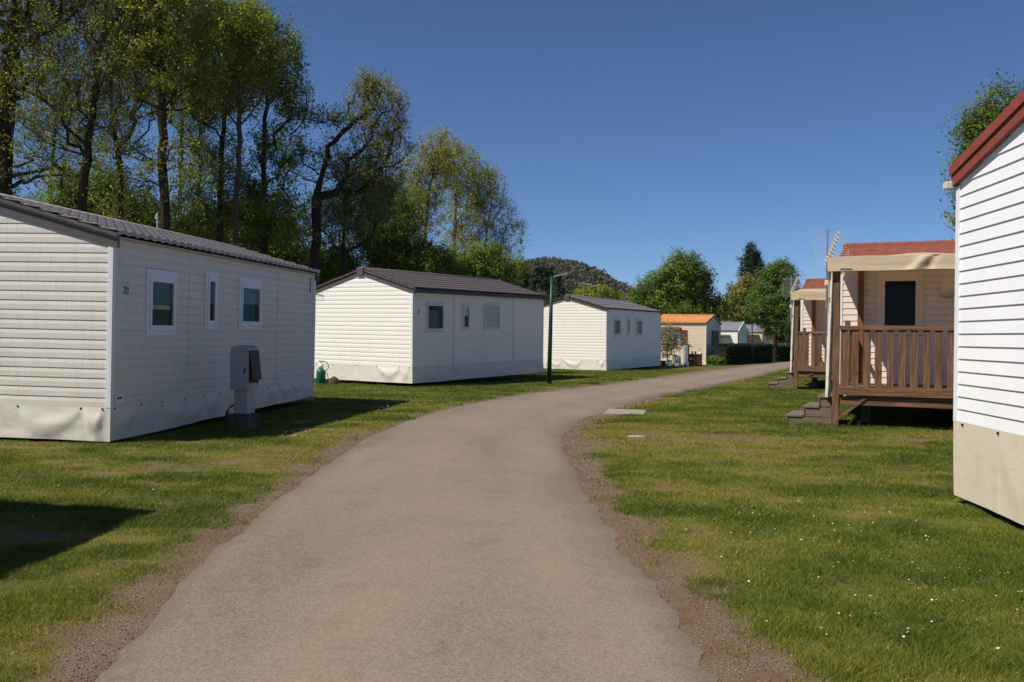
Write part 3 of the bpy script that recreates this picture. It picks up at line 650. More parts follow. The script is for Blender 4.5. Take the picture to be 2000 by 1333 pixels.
mb = MB(); mb.box(1.0, 1.35, 1.4, 1.7, 2.7, 3.15); mb.build('chimney', M_ROOFO, h7, bevel=.02)
def far_home(cx, cy, label, seed, hz, rise):
    r = home('mobile_home', (cx - 8 * c_, cy + 8 * s_, 0), -psi, label, 8, 4, .2, hz - .2, rise, .0, M_TAN if seed == 10 else M_SIDE2, M_ROOFB, M_TRIM, pitch=.15, style='lap', trim=M_BROWN, seed=seed, rk=dict(h=.12, bands=1), tile=(.25, .5, .02, .02), group='blue-grey roofed homes behind the hedge')
    return r
h8 = far_home(20.2, 80, 'small far home with blue-grey roof and white siding directly right of the orange-roofed one', 9, 2.35, .75)
mb = MB(); mb.poly([(5.4, -.02, 1.95), (7.3, -.02, 1.95), (7.3, -.8, 1.8), (5.4, -.8, 1.8)]); mb.build('side_awning', M_BLACK, h8)
h9 = far_home(26.6, 95, 'farthest small home with blue-grey roof and tan siding behind the hedge', 10, 2.35, .75)
window(h9, 'front', 8, 4, 4.9, 5.9, .8, 2.1, 'none', vent=False, frame=M_TRIM, off=.02)
mb = MB(); mb.box(6.9, 7.0, -1.0, -.9, 0, 2.0); mb.build('porch_post', M_BROWN, h9)
mb = MB(); mb.box(3.5, 7.6, -1.1, -.05, 2.02, 2.08); mb.build('porch_roof', M_BROWN, h9)

# ---------------------------------------------------------------- street furniture
def lamp(loc, h, arm, lean, label, rz=0):
    o = empty('street_lamp', loc, rz, label, 'street lamp', 'green lamp posts by the lane')
    mb = MB(); mb.lathe((0, 0, 0), [(.11, 0), (.11, .02), (.085, .05), (.085, .1)], 12); mb.build('base', M_LGREEN, o)
    mb = MB(); mb.tube([(0, 0, 0), (lean * .5, 0, h * .5), (lean, 0, h)], [.078, .066, .05], 12); mb.build('pole', M_LGREEN, o, True)
    mb = MB(); mb.tube([(lean, 0, h - .04), (lean + arm * .45, 0, h + .03), (lean + arm * .55, 0, h + .04)], .02, 8); a = mb.build('arm', M_STEEL, o)
    mb = MB(); mb.beam((lean + arm * .45, 0, h + .03), (lean + arm, 0, h + .10), .16, .035); mb.build('lamp_head', M_STEEL, a, bevel=.012)
    return o
lamp((1.24, 29.7, 0), 3.62, .52, .06, 'tall green lamp post beside the second home, with an arm')
lamp((15.51, 57.95, 0), 2.5, .3, 0, 'small far green lamp post in front of the hedge', .5)

# electric cabinet
cb = empty('electric_cabinet', (-4.50, 15.1, 0), R(-17), 'grey electric cabinet on a concrete block before the first home', 'cabinet', 'service pedestals')
mb = MB(); mb.box(-.25, .25, -.22, .22, -.03, .26); mb.build('concrete_base', varied('mossy_concrete', (.05, .045, .035), (.13, .12, .10), 6, .95, .6, 30), cb, bevel=.03)
cb.scale = (.84, .84, 1)
mb = MB(); mb.box(-.155, .155, -.14, .14, .26, .66); mb.build('stand', M_CAB, cb, bevel=.015)
mb = MB(); n = 10
prof = [(-.205, .66), (-.205, 1.36)] + [(-.205 + .41 * k / n, 1.36 + .055 * math.sin(math.pi * k / n) + .0) for k in range(1, n)] + [(.205, 1.36), (.205, .66)]
mb.poly([(x, -.19, z) for x, z in prof]); mb.poly([(x, .19, z) for x, z in prof][::-1])
for a, b in zip(prof, prof[1:] + prof[:1]): mb.quad((a[0], -.19, a[1]), (a[0], .19, a[1]), (b[0], .19, b[1]), (b[0], -.19, b[1]))
hd = mb.build('housing', M_CAB, cb, bevel=.01)
mb = MB(); mb.box(-.17, .17, -.202, -.192, .70, 1.33); dd_ = mb.build('door', M_CAB, cb, bevel=.004)
mb = MB(); mb.box(.12, .15, -.212, -.202, .95, 1.03); mb.build('lock', M_BLACK, dd_)
mb = MB(); mb.box(.206, .216, -.165, .165, .78, 1.33); mb.build('dark_recess', M_BLACK, cb)
mb = MB(); mb.poly([(.22, -.16, 1.32), (.22, .16, 1.32), (.29, .16, .84), (.29, -.16, .84)]); mb.poly([(.215, -.16, 1.32), (.28, -.16, .84), (.28, .16, .84), (.215, .16, 1.32)]); mb.box(.22, .285, -.165, -.155, .84, 1.0); mb.build('cover_flap', mat('smoked_plastic', (.03, .022, .022), .35), cb)
mb = MB(); mb.box(.206, .235, -.14, .14, .69, .76); mb.build('socket_strip', M_CAB, cb, bevel=.006)
mb = MB(); mb.tube([(-.155, -.05, .42), (-.3, -.06, .36), (-.36, -.06, .28), (-.37, -.06, .05), (-.37, -.06, -.02)], [.015, .018, .03, .032, .032], 8); mb.build('supply_pipe', M_REDP, cb, True)
cb2 = empty('electric_cabinet', (9.9, 50.9, 0), R(10), 'dark narrow service pedestal in front of the tan home', 'cabinet', 'service pedestals')
mb = MB(); mb.box(-.14, .14, -.14, .14, -.02, .25); mb.build('concrete_base', M_CONC, cb2, bevel=.02)
mb = MB(); mb.box(-.14, .08, -.13, .13, .25, 1.2); mb.build('housing', M_CAB, cb2, bevel=.02)
mb = MB(); mb.box(.085, .13, -.13, .13, .3, 1.25); mb.build('cover_flap', M_BLACK, cb2, bevel=.01)

# gas bottle
g = empty('gas_bottle', (-6.12, 28.75, .03), 0, 'green gas bottle with black hose beside the second home', 'gas bottle')
mb = MB(); mb.lathe((0, 0, 0), [(.13, 0), (.15, .03), (.15, .36), (.13, .43), (.07, .48), (.05, .5)], 20); mb.build('cylinder', M_GAS, g, True)
mb = MB(); mb.lathe((0, 0, .48), [(.075, 0), (.075, .17), (.07, .17)], 16); mb.build('collar', M_TRIM, g, True)
mb = MB(); mb.tube([(0, 0, .5), (0, 0, .74)], .02, 8); mb.tube([(-.07, 0, .72), (.08, 0, .72)], .03, 8); mb.build('regulator', M_STEEL, g)
mb = MB(); mb.tube([(.08 + .16 * math.sin(t), 0, .56 + .16 * math.cos(t)) for t in np.linspace(0, 2.9, 12)] + [(.2, .05, .3), (.24, .1, .02)], .013, 6); mb.build('hose', M_BLACK, g, True)
mb = MB(); mb.lathe((-6.12 + .42, 28.72, 0), [(.17, 0), (.18, .06), (.14, .2), (.04, .27)], 12)
tag(mb.build('stone', varied('brown_stone', (.06, .045, .035), (.1, .08, .06), 8, .95, .6, 30), None, True), 'brown rounded stone right beside the green gas bottle', 'stone')
# aerials on roofs
def aerial(loc, rz, label, s=1., panel=False):
    a = empty('tv_antenna', loc, rz, label, 'antenna')
    mb = MB(); mb.tube([(0, 0, -.3), (0, 0, .65 * s)], .016, 8); mb.build('mast', M_STEEL, a)
    mb = MB(); mb.tube([(-.1, 0, .6 * s), (.75 * s, 0, .5 * s)], .01, 6)
    for k in range(9):
        t = k / 8; x = -.05 + .78 * s * t; z = .6 * s - .1 * s * t; wd = .2 - .07 * t; mb.tube([(x, -wd, z), (x, wd, z)], .006, 5)
    mb.build('director_boom', M_ALU, a); return a
def loc_of(root, p): return root.matrix_world @ Vector(p)
aerial(loc_of(h3, (1.1, W3 / 2 - .35, 3.55)), .7, 'small aerial on the roof of the third home', 1.2)
mb = MB(); mb.tube([(0, 0, -.1), (0, 0, .34)], .014, 6); mb.tube([(-.03, 0, .3), (0, 0, .42)], .02, 6); o = mb.build('roof_rod', M_ALU, None); o.location = loc_of(h1, (4.6, W1 / 2 - .1, 3.5)); tag(o, 'thin pale rod on the roof ridge of the first home', 'rod')
aerial(loc_of(h2, (-.25, W2 + .25, 2.9)), R(-35), 'unseen aerial beside the left corner of the second home, added to cast its shadow on the gable', .75)  # out of view, added for the shadow it throws on the second gable
# drain slab and small stones
mb = MB(); mb.box(-.42, .42, -.55, .55, -.03, .035)
o = mb.build('drain_cover', M_CONC, None, bevel=.012); o.location = (2.42, 18.95, .01); o.rotation_euler = (0, 0, R(-12)); tag(o, 'flat square concrete slab at the right edge of the lane bend', 'slab')
mb = MB(); mb.lathe((0, 0, 0), [(.16, 0), (.17, .02), (.12, .04), (.03, .045)], 9)
o = mb.build('stone', M_CONC, None, True); o.location = (2.01, 14.35, .01); o.scale = (1, .7, .6); tag(o, 'small flat pale stone in the grass right of the lane', 'stone')
# garden things in front of the tan home
def thing(name, label, cat, loc, parts, rz=0, group=None):
    e = empty(name, loc, rz, label, cat, group)
    for nm, mb, m in parts: mb.build(nm, m, e, bevel=.01)
    return e
thing('wooden_cupboard', 'red-brown wooden cupboard with pale top beside the tan home wall', 'cupboard', (10.6, 51.9, 0), [
    ('body', MB().box(-.37, .37, -.25, .25, 0, .66), M_BROWN), ('top', MB().box(-.42, .42, -.3, .3, .662, .70), M_CONC), ('door', MB().box(-.33, -.02, -.275, -.252, .05, .6), M_BROWN), ('door', MB().box(.02, .33, -.275, -.252, .05, .6), M_BROWN)])
thing('bottle', 'left one of two small dark jars on the cupboard top', 'jar', (10.45, 51.9, .70), [('body', MB().lathe((0, 0, 0), [(.05, 0), (.05, .12), (.03, .16)], 10), M_BLACK)])
thing('bottle', 'right one of two small dark jars on the cupboard top', 'jar', (10.63, 51.9, .70), [('body', MB().lathe((0, 0, 0), [(.05, 0), (.05, .12), (.03, .16)], 10), M_BLACK)])
thing('garden_ornament', 'pale leaning garden ornament on the cupboard right end', 'ornament', (10.92, 51.9, .70), [('body', MB().lathe((0, 0, 0), [(.09, 0), (.1, .06), (.05, .14)], 10), M_PLAST), ('neck', MB().tube([(0, 0, .12), (-.06, 0, .25), (-.1, 0, .36)], [.05, .035, .045], 8), M_PLAST)])
thing('garden_table', 'low pale garden table behind pots left of the tan home cupboard', 'table', (9.0, 52.2, 0), [
    ('tabletop', MB().box(-.55, .55, -.35, .35, .62, .66), M_PLAST)] + [('leg', MB().box(x - .03, x + .03, y - .03, y + .03, 0, .62), M_BLACK) for x in (-.45, .45) for y in (-.28, .28)])
thing('plastic_drum', 'white rounded garden drum standing right of the table', 'drum', (9.55, 51.6, 0), [('body', MB().lathe((0, 0, 0), [(.17, 0), (.19, .1), (.19, .5), (.13, .62)], 14), M_TRIM), ('band', MB().lathe((0, 0, .2), [(.195, 0), (.195, .12)], 14), M_STEEL)])
thing('flower_pot', 'dark flower pot under the garden table', 'pot', (8.75, 51.7, 0), [('body', MB().lathe((0, 0, 0), [(.12, 0), (.17, .3), (.18, .3)], 12), M_BLACK)])
thing('flower_pot', 'white flower pot under the garden table', 'pot', (9.1, 51.6, 0), [('body', MB().lathe((0, 0, 0), [(.1, 0), (.13, .35), (.14, .35)], 12), M_TRIM)])

# ---------------------------------------------------------------- leaves and trees
def leaf_quads(C, size, rng, flat=.0, asp=.55, bias=None):
    n = len(C); nr = rng.normal(size=(n, 3)) * .75; nr[:, 2] += .45
    if bias is not None: nr += bias
    nr /= np.linalg.norm(nr, axis=1)[:, None] + 1e-9
    a = rng.normal(size=(n, 3)); a -= (a * nr).sum(1)[:, None] * nr; a /= np.linalg.norm(a, axis=1)[:, None] + 1e-9
    b = np.cross(nr, a)
    s = size * rng.uniform(.6, 1.3, n)[:, None]
    V = np.empty((n, 4, 3)); V[:, 0] = C - a * s; V[:, 1] = C + b * s * asp; V[:, 2] = C + a * s; V[:, 3] = C - b * s * asp
    return V.reshape(-1, 3)
def seg_tubes(P0, P1, R0, R1, k):
    D = P1 - P0; D /= np.linalg.norm(D, axis=1)[:, None] + 1e-9
    ref = np.where(np.abs(D[:, 2:3]) < .9, np.array([[0, 0, 1.]]), np.array([[1., 0, 0]]))
    A = np.cross(D, ref); A /= np.linalg.norm(A, axis=1)[:, None] + 1e-9; B = np.cross(D, A)
    out = []
    for q in range(k):
        t0, t1 = 2 * math.pi * q / k, 2 * math.pi * (q + 1) / k
        e0 = A * math.cos(t0) + B * math.sin(t0); e1 = A * math.cos(t1) + B * math.sin(t1)
        out.append(np.stack([P0 + e0 * R0[:, None], P0 + e1 * R0[:, None], P1 + e1 * R1[:, None], P1 + e0 * R1[:, None]], 1))
    return np.concatenate(out, 0).reshape(-1, 3)
def tree(name, label, Z, trunk, ells, nA, nL, lsize, lm, r0=.16, depth=.7, seed=0, spread=.42, twigs=5, bare=.0, bark=M_BARK, group=None, cat='tree', sun=.25, twl=.55, conc=.0):
    """trunk: px points from the ground up; ells: (cx,cy,rx,ry,weight) in px of the plan at distance Z."""
    rng = np.random.default_rng(seed)
    r0 *= .62
    T = [np.array(PW(*trunk[0], Z))]; T[0][2] = -.1
    T += [np.array(PW(x, y, Z)) for x, y in trunk[1:]]
    base = T[0].copy(); pts = [T[0]]
    for a, b in zip(T[:-1], T[1:]):
        m = max(1, int(np.linalg.norm(b - a) / .45))
        for k in range(1, m + 1): pts.append(a + (b - a) * k / m + rng.normal(0, .03, 3) * [1, 1, 0])
    nodes = list(pts); par = [-1] + list(range(len(pts) - 1)); plen = [0.] + list(np.cumsum([np.linalg.norm(b - a) for a, b in zip(pts[:-1], pts[1:])]))
    wsum = np.array([e[4] * e[2] * e[3] for e in ells], float); wsum /= wsum.sum()
    A = []
    for i in rng.choice(len(ells), nA, p=wsum):
        cx, cy, rx, ry = ells[i][:4]; v = rng.normal(size=3); v /= np.linalg.norm(v); v *= rng.uniform(conc, 1) ** (1 / 2.6) * (1.28 if rng.random() < .10 else 1)
        p = np.array(PW(cx + v[0] * rx, cy + v[2] * ry, Z)); p[1] += v[1] * rx / 1750 * Z * depth; A.append(p)
    A = np.array(A); tip = pts[int(len(pts) * .55)]
    A = A[np.argsort(np.linalg.norm(A - tip, axis=1))]; A = A[A[:, 2] > .25]
    ends = []; N = np.array(nodes); PL = np.array(plen); low = max(1, int(len(pts) * .18))
    for a in A:
        d = np.linalg.norm(N - a, axis=1); hz = np.linalg.norm((N - a)[:, :2], axis=1)
        cost = d + .12 * PL + 1.6 * np.maximum(0, N[:, 2] - a[2] + .35 * hz); cost[:low] += 5
        i = int(np.argmin(cost)); p = N[i]; m = max(1, min(6, int(d[i] / .4))); prev = i; new = []
        mid = (p + a) / 2; mid[2] += -.10 * d[i]; mid += rng.normal(0, .09 * d[i], 3)
        for k in range(1, m + 1):
            t = k / m; q = (1 - t) ** 2 * p + 2 * t * (1 - t) * mid + t * t * a if m > 1 else a
            new.append(q); par.append(prev); prev = len(par) - 1; plen.append(0)
        N = np.vstack([N, np.array(new)]); PL = np.append(PL, PL[i] + d[i] * np.arange(1, m + 1) / m); ends.append(prev)
    n = len(N); wgt = np.full(n, .0); wgt[ends] = 1
    for i in range(n - 1, 0, -1): wgt[par[i]] += wgt[i]
    rad = r0 * (np.maximum(wgt, .6) / max(wgt[0], 1)) ** .5; rad[:len(pts)] = np.maximum(rad[:len(pts)], np.linspace(r0, r0 * .25, len(pts))); rad = np.maximum(rad, .009)
    ch = np.arange(1, n); pa = np.array(par)[1:]
    big = rad[ch] > .05
    Rp = np.minimum(rad[pa], rad[ch] * 1.35)
    root = empty(name, tuple(base * [1, 1, 0]), 0, label, cat, group)
    off = base * [1, 1, 0]
    V1 = seg_tubes(N[pa[big]], N[ch[big]], Rp[big], rad[ch[big]], 8); V2 = seg_tubes(N[pa[~big]], N[ch[~big]], Rp[~big], rad[ch[~big]], 4)
    E = N[ends]; tw0 = np.repeat(E, twigs, 0); dr = rng.normal(size=tw0.shape); dr[:, 2] += .5; dr /= np.linalg.norm(dr, axis=1)[:, None]
    tw1 = tw0 + dr * (twl * rng.uniform(.5, 1.3, (len(tw0), 1))); V3 = seg_tubes(tw0, tw1, np.full(len(tw0), .007), np.full(len(tw0), .003), 3)
    npmesh('trunk', np.vstack([V1, V2]) - off, 4, bark, root)
    npmesh('twigs', V3 - off, 4, M_TWIG, root)
    # leaves around twigs
    nL = int(nL * 1.3); lsize *= .9
    cnt = nL * len(E); which = rng.integers(0, len(tw0), cnt)
    dens = rng.uniform(0, 1, len(E)); keep = dens[which // twigs] >= bare
    which = which[keep]; t = rng.uniform(.15, 1.1, len(which))[:, None]
    C = tw0[which] * (1 - t) + tw1[which] * t + rng.normal(0, spread * .26, (len(which), 3))
    eb = rng.normal(0, .17, len(E))[which // twigs]; off3 = C - E[which // twigs]; off3 /= np.linalg.norm(off3, axis=1)[:, None] + .05
    ctr = A.mean(0); out3 = E[which // twigs] - ctr; out3 /= np.linalg.norm(out3, axis=1)[:, None] + .05
    tint = np.clip(.42 + eb + rng.normal(0, .16, len(which)) + sun * .3 * (rng.random(len(which)) < .12), 0, 1)  # a random few leaves get a lighter tint, wherever they sit
    npmesh('crown', leaf_quads(C, lsize, rng, bias=off3 * .9 + out3 * .7) - off, 4, lm, root, tint)
    return root
GT = 'tall spring trees behind the left homes'
def TL(*a, **k): return tree('tall_tree', *a, group=GT, **k)
TL('thick dark trunk at the very left edge with yellow-green leaves', 30, [(5, 560), (5, 300), (20, 120), (45, -80), (60, -220)], [(20, 100, 60, 120, 1), (60, -60, 160, 120, 1), (0, 330, 70, 90, .8), (120, 330, 60, 60, .4)], 300, 40, .055, L_YELLOW, r0=.55, seed=1, twigs=6, bare=.2)
TL('sparse twiggy tree with straight trunk, second from the left edge', 30, [(155, 560), (160, 400), (185, 200), (210, 20), (220, -160)], [(170, 120, 100, 160, 1), (80, 220, 90, 110, .7), (230, -60, 120, 100, 1), (70, 50, 80, 100, .5)], 560, 36, .05, L_YELLOW, r0=.24, seed=2, twigs=8, bare=.25)
TL('slim tree forking low, left of the tall yellow-green one', 33, [(238, 560), (238, 400), (232, 300), (215, 180), (240, 20), (250, -100)], [(250, 130, 90, 140, 1), (200, 260, 70, 80, .7), (280, 0, 110, 110, 1), (240, 400, 70, 60, .5)], 540, 38, .052, L_YELLOW, r0=.20, seed=3, twigs=7, bare=.2, bark=M_BARK)
TL('tall yellow-green tree with thick trunk forking just above the first roof', 30, [(322, 560), (322, 400), (318, 300), (316, 160), (320, 0), (330, -140)], [(320, 90, 90, 130, 1), (330, 20, 120, 90, 1), (380, 150, 60, 90, .7), (270, 300, 70, 60, .4), (370, 330, 55, 60, .5), (300, -90, 120, 70, .6)], 420, 46, .055, L_YELLOW, r0=.26, seed=4, twigs=6)
TL('dark green tree with straight ivy-dark trunk right of the forking tree', 34, [(432, 560), (432, 380), (436, 250), (440, 120), (445, 10)], [(430, 80, 60, 80, 1), (410, 190, 50, 60, .6), (450, 330, 50, 60, .5), (400, 420, 70, 70, 1)], 300, 42, .055, L_MID, r0=.20, seed=5, twigs=6)
TL('pale slim trunk leaning right under a yellow-green crown', 32, [(455, 560), (462, 380), (470, 250), (462, 140), (475, 50)], [(480, 60, 50, 60, 1), (500, 130, 60, 60, 1), (470, 180, 55, 60, .7)], 240, 48, .055, L_YELLOW, r0=.15, seed=6, twigs=6, bark=M_BARKL)
TL('dense green tree with ragged right outline above the second roof', 35, [(520, 560), (518, 400), (515, 280), (525, 160), (505, 70)], [(540, 120, 62, 70, 1), (560, 190, 50, 40, .9), (500, 60, 50, 45, .8), (600, 225, 40, 22, .7), (650, 235, 30, 25, .6), (545, 290, 60, 60, .5), (515, 420, 80, 80, 1.2)], 460, 52, .06, L_MID, r0=.24, seed=7, twigs=6)
TL('open oak-like tree with forked limbs and bare brown crown', 36, [(617, 570), (617, 450), (620, 385), (628, 345)], [(735, 225, 62, 75, 1), (715, 175, 30, 38, .6), (765, 290, 45, 50, .8), (700, 335, 70, 45, .8), (600, 320, 50, 45, .4), (655, 290, 40, 35, .3)], 330, 34, .05, L_BUDS, r0=.30, seed=8, twigs=6, twl=.5, depth=.45)
TL('slim dark trunk under brown-green foliage, right of the open tree', 37, [(668, 570), (672, 450), (676, 380), (680, 300)], [(700, 390, 80, 65, 1), (640, 430, 65, 60, .8), (740, 350, 55, 50, .8)], 420, 32, .055, L_MID, r0=.17, seed=9, twigs=7, bare=.15)
TL('olive brown tree with many slender stems behind the second roof', 50, [(825, 570), (828, 480), (835, 400), (850, 310)], [(835, 345, 62, 65, 1), (800, 420, 65, 75, 1), (858, 296, 42, 40, .7)], 420, 30, .06, L_GOLD, r0=.16, seed=10, twigs=7, bark=M_BARKL)
TL('golden green tree topping the right end of the left wood', 54, [(885, 570), (888, 470), (890, 380), (895, 320)], [(895, 330, 50, 50, 1.3), (930, 370, 50, 50, 1), (870, 300, 35, 30, .8), (900, 430, 60, 70, .8)], 360, 38, .06, L_GOLD, r0=.16, seed=11, twigs=6, bark=M_BARKL)
TL('airy slender tree at the right end of the left wood', 55, [(940, 570), (945, 500), (955, 420), (965, 370)], [(955, 380, 36, 55, 1), (985, 445, 40, 50, 1), (1000, 500, 30, 40, .7), (930, 480, 60, 50, .8)], 330, 24, .055, L_GOLD, r0=.12, seed=12, twigs=7, bare=.15, bark=M_BARKL)
TL('dark slim tree behind the first roof between thicker trunks', 40, [(380, 560), (385, 420), (392, 300), (395, 150)], [(400, 100, 60, 110, 1), (400, 260, 60, 80, .8), (350, 430, 60, 50, .8)], 320, 40, .06, L_DARK, r0=.15, seed=13, twigs=6)
TL('twiggy tree far behind filling the gap left of the forking tree', 46, [(95, 560), (100, 380), (110, 200), (120, 0)], [(100, 200, 110, 180, 1), (180, 420, 120, 60, .9), (60, 420, 90, 70, .8), (110, 0, 120, 80, .8)], 640, 34, .06, L_MID, r0=.2, seed=14, twigs=8, bare=.2)
TL('slender green tree between the open tree and the olive tree', 45, [(760, 570), (765, 480), (770, 400)], [(770, 430, 60, 75, 1), (720, 460, 60, 60, .8)], 360, 44, .065, L_MID, r0=.13, seed=15, twigs=6)
TL('short light green tree low between the thick left trunks', 38, [(190, 580), (192, 430), (196, 360)], [(180, 380, 80, 60, 1), (270, 420, 60, 50, 1), (100, 430, 60, 45, .8)], 420, 44, .06, L_MID, r0=.12, seed=16, twigs=5)
TL('yellow-green tree filling the space behind the forking tree', 41, [(350, 580), (352, 400), (356, 260), (360, 100)], [(350, 150, 70, 110, 1), (300, 60, 70, 80, .8), (410, 330, 60, 60, .7), (420, 40, 60, 50, .8)], 420, 40, .06, L_YELLOW, r0=.15, seed=17, twigs=6)
# understorey bushes
def bush(label, Z, e, nA, nL, ls, lm, seed, name='bush', cat='bush', group='bushes under the wood', **k):
    x, y = e[0][0], 662; return tree(name, label, Z, [(x, 700), (x, e[0][1] + e[0][3] * .3)], e, nA, nL, ls, lm, **{**dict(r0=.09, seed=seed, twigs=5, spread=.5, group=group, cat=cat), **k})
bush('dark green bush behind the roof of the first home, left part', 42, [(230, 470, 150, 70, 1)], 380, 52, .07, L_MID, 31)
bush('dense dark green thicket behind the right half of the first roof', 40, [(460, 470, 120, 75, 1.2), (560, 490, 60, 50, 1)], 520, 60, .07, L_MID, 32)
bush('green bush just left of the second home roof peak', 44, [(640, 530, 60, 45, 1)], 260, 55, .07, L_MID, 33)
bush('olive bush behind the ridge of the second home', 46, [(800, 520, 90, 50, 1)], 330, 55, .075, L_MID, 34)
bush('green bush behind the right half of the second home roof', 48, [(930, 530, 90, 45, 1)], 330, 60, .075, L_MID, 35)
bush('mid green bush between the second and third home roofs', 70, [(1030, 596, 50, 16, 1)], 110, 60, .10, L_DARK, 36)
# conifer row
for i, (x, top) in enumerate([(1008, 528), (1022, 522), (1036, 530), (1049, 517), (1063, 524), (1075, 520), (1090, 548)]):
    Z = 96 + (i % 3) * 3
    ls = ['leftmost and palest conifer of the dark row left of the lamp post', 'second conifer from the left in the dark row', 'lower conifer, third of the dark row', 'tallest pointed conifer in the dark row', 'conifer right of the tallest pointed one in the row', 'conifer just behind the tall lamp post', 'shortest conifer of the row, right of the lamp post']
    tree('conifer', ls[i], Z, [(x, 690), (x, top + 8)], [(x, (top + 620) / 2, 9, (620 - top) / 2, 1), (x, (top + 560) / 2, 5, (575 - top) / 2, .8)], 110, 50, .12, L_CYP, r0=.12, seed=50 + i, twigs=4, spread=.35, twl=.35, depth=1, group='conifers in a row', cat='conifer')
# trees on the right and far
tree('broad_tree', 'round yellow bush-like tree below the wooded hill', 120, [(1165, 680), (1165, 600)], [(1165, 595, 52, 32, 1)], 170, 60, .16, L_YELLOW, r0=.2, seed=60, twigs=4, spread=.9)
tree('broad_tree', 'low brown-green tree at the foot of the hill, right of the yellow one', 125, [(1215, 680), (1215, 610)], [(1218, 605, 40, 22, 1)], 110, 45, .16, L_BUDS, r0=.15, seed=61, twigs=5, spread=.9)
tree('broad_tree', 'broad dark green tree above the orange roof', 95, [(1330, 690), (1332, 600), (1335, 540)], [(1335, 545, 55, 50, 1.2), (1290, 570, 45, 42, 1), (1365, 580, 32, 45, 1), (1255, 590, 24, 30, .9), (1320, 610, 70, 25, 1), (1398, 600, 22, 32, .5)], 760, 46, .13, L_MID, r0=.35, seed=62, twigs=5, spread=.8, twl=.7)
tree('poplar', 'tall narrow grey-green poplar rising behind the far trees', 125, [(1470, 690), (1470, 500)], [(1470, 495, 13, 22, 1), (1474, 525, 20, 30, 1.5), (1448, 522, 8, 18, .5), (1465, 565, 22, 38, 1)], 320, 46, .14, leafmat('greygreen_leaves', [(0, (0.018, 0.032, 0.016)), (.5, (0.035, 0.055, 0.025)), (1, (0.07, 0.09, 0.04))]), r0=.25, seed=63, twigs=5, spread=.7, cat='tree')
tree('broad_tree', 'bright fresh green tree above the far grey roofs', 88, [(1515, 700), (1515, 600), (1518, 540)], [(1522, 560, 40, 50, 1.2), (1500, 600, 38, 40, 1), (1535, 620, 50, 50, 1)], 700, 60, .11, L_BRIGHT, r0=.28, seed=64, twigs=5, spread=.7)
tree('broad_tree', 'thin brownish tree between the broad dark tree and bright green tree', 105, [(1440, 700), (1442, 600)], [(1440, 600, 30, 48, 1), (1460, 570, 25, 30, .7)], 330, 34, .13, L_BUDS, r0=.2, seed=65, twigs=6, spread=.8)
bush('dark bush behind the far grey roofs', 110, [(1410, 625, 45, 25, 1), (1500, 635, 40, 20, 1)], 260, 50, .15, L_DARK, 66)
tree('broad_tree', 'green tree rising behind the white home at the right edge', 26, [(1960, 700), (1955, 480), (1950, 330), (1945, 230)], [(1950, 260, 60, 75, 1.2), (1910, 280, 40, 50, 1), (1885, 340, 28, 50, .7), (1880, 420, 26, 40, .5), (1980, 380, 80, 110, 1)], 520, 46, .055, L_MID, r0=.22, seed=67, twigs=6)
bush('flowering pale shrub with long twigs before the tan home', 51.5, [(1302, 665, 16, 30, 1), (1325, 672, 22, 14, .6), (1300, 690, 10, 12, .5)], 110, 26, .045, L_WHITEF, 68, name='flowering_shrub', cat='shrub', group=None, spread=.2, twl=.45, r0=.05)
bush('small green bush at the right corner of the tan home', 53, [(1398, 706, 18, 8, 1)], 60, 60, .06, L_BRIGHT, 69, group=None, spread=.15, twl=.15)
bush('tiny yellow-green plant before the red-brown cupboard', 51, [(1347, 706, 7, 6, 1)], 16, 40, .05, L_YELLOW, 70, name='small_plant', cat='plant', group=None, spread=.12, twl=.12, r0=.03)
bush('straggly weed clump under the nearer deck', 17.4, [(1682, 812, 15, 10, 1)], 26, 26, .03, L_MID, 71, name='weed', cat='weed', group=None, spread=.10, twl=.10, r0=.012)
mb = MB(); mb.tube([(6.35, 16.4, .03), (6.52, 16.75, .06)], .035, 8); tag(mb.build('pipe', M_STEEL, None, True), 'short grey pipe lying in the grass under the nearer deck', 'pipe')
# clipped hedges
def hedge(p, q, h, wd, label, seed):
    rng = np.random.default_rng(seed); p = np.array(p); q = np.array(q); d = q - p; L = np.linalg.norm(d); d /= L; nn = np.array([d[1], -d[0]])
    n = int(L * 1500); t = rng.random(n) * L; side = rng.random(n); y = np.where(side < .5, -wd / 2, rng.uniform(-wd / 2, wd / 2, n)); z = np.where(side < .5, rng.uniform(0, h, n), h)
    y = y + rng.normal(0, .04, n); z = z + rng.normal(0, .025, n)
    C = np.stack([p[0] + d[0] * t + nn[0] * -y, p[1] + d[1] * t + nn[1] * -y, z], -1)
    o = empty('hedge', (p[0], p[1], 0), 0, label, 'hedge', 'clipped hedges along the lane')
    off = np.array([p[0], p[1], 0])
    npmesh('foliage', leaf_quads(C, .07, rng) - off, 4, L_HEDGE, o, np.clip(rng.normal(.45, .2, n), 0, 1))
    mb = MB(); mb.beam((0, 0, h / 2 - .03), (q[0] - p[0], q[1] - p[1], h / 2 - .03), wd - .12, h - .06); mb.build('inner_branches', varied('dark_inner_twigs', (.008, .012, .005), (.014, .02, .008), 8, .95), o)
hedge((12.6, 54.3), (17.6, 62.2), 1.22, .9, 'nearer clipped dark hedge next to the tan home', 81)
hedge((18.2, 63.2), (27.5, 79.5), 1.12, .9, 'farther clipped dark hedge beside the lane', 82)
mb = MB(); mb.box(-.09, .09, -.09, .09, 0, 2.0); o = mb.build('wooden_post', M_BROWN, None, bevel=.01); o.location = (21.9, 75, 0); tag(o, 'brown wooden post behind the far hedge', 'post')

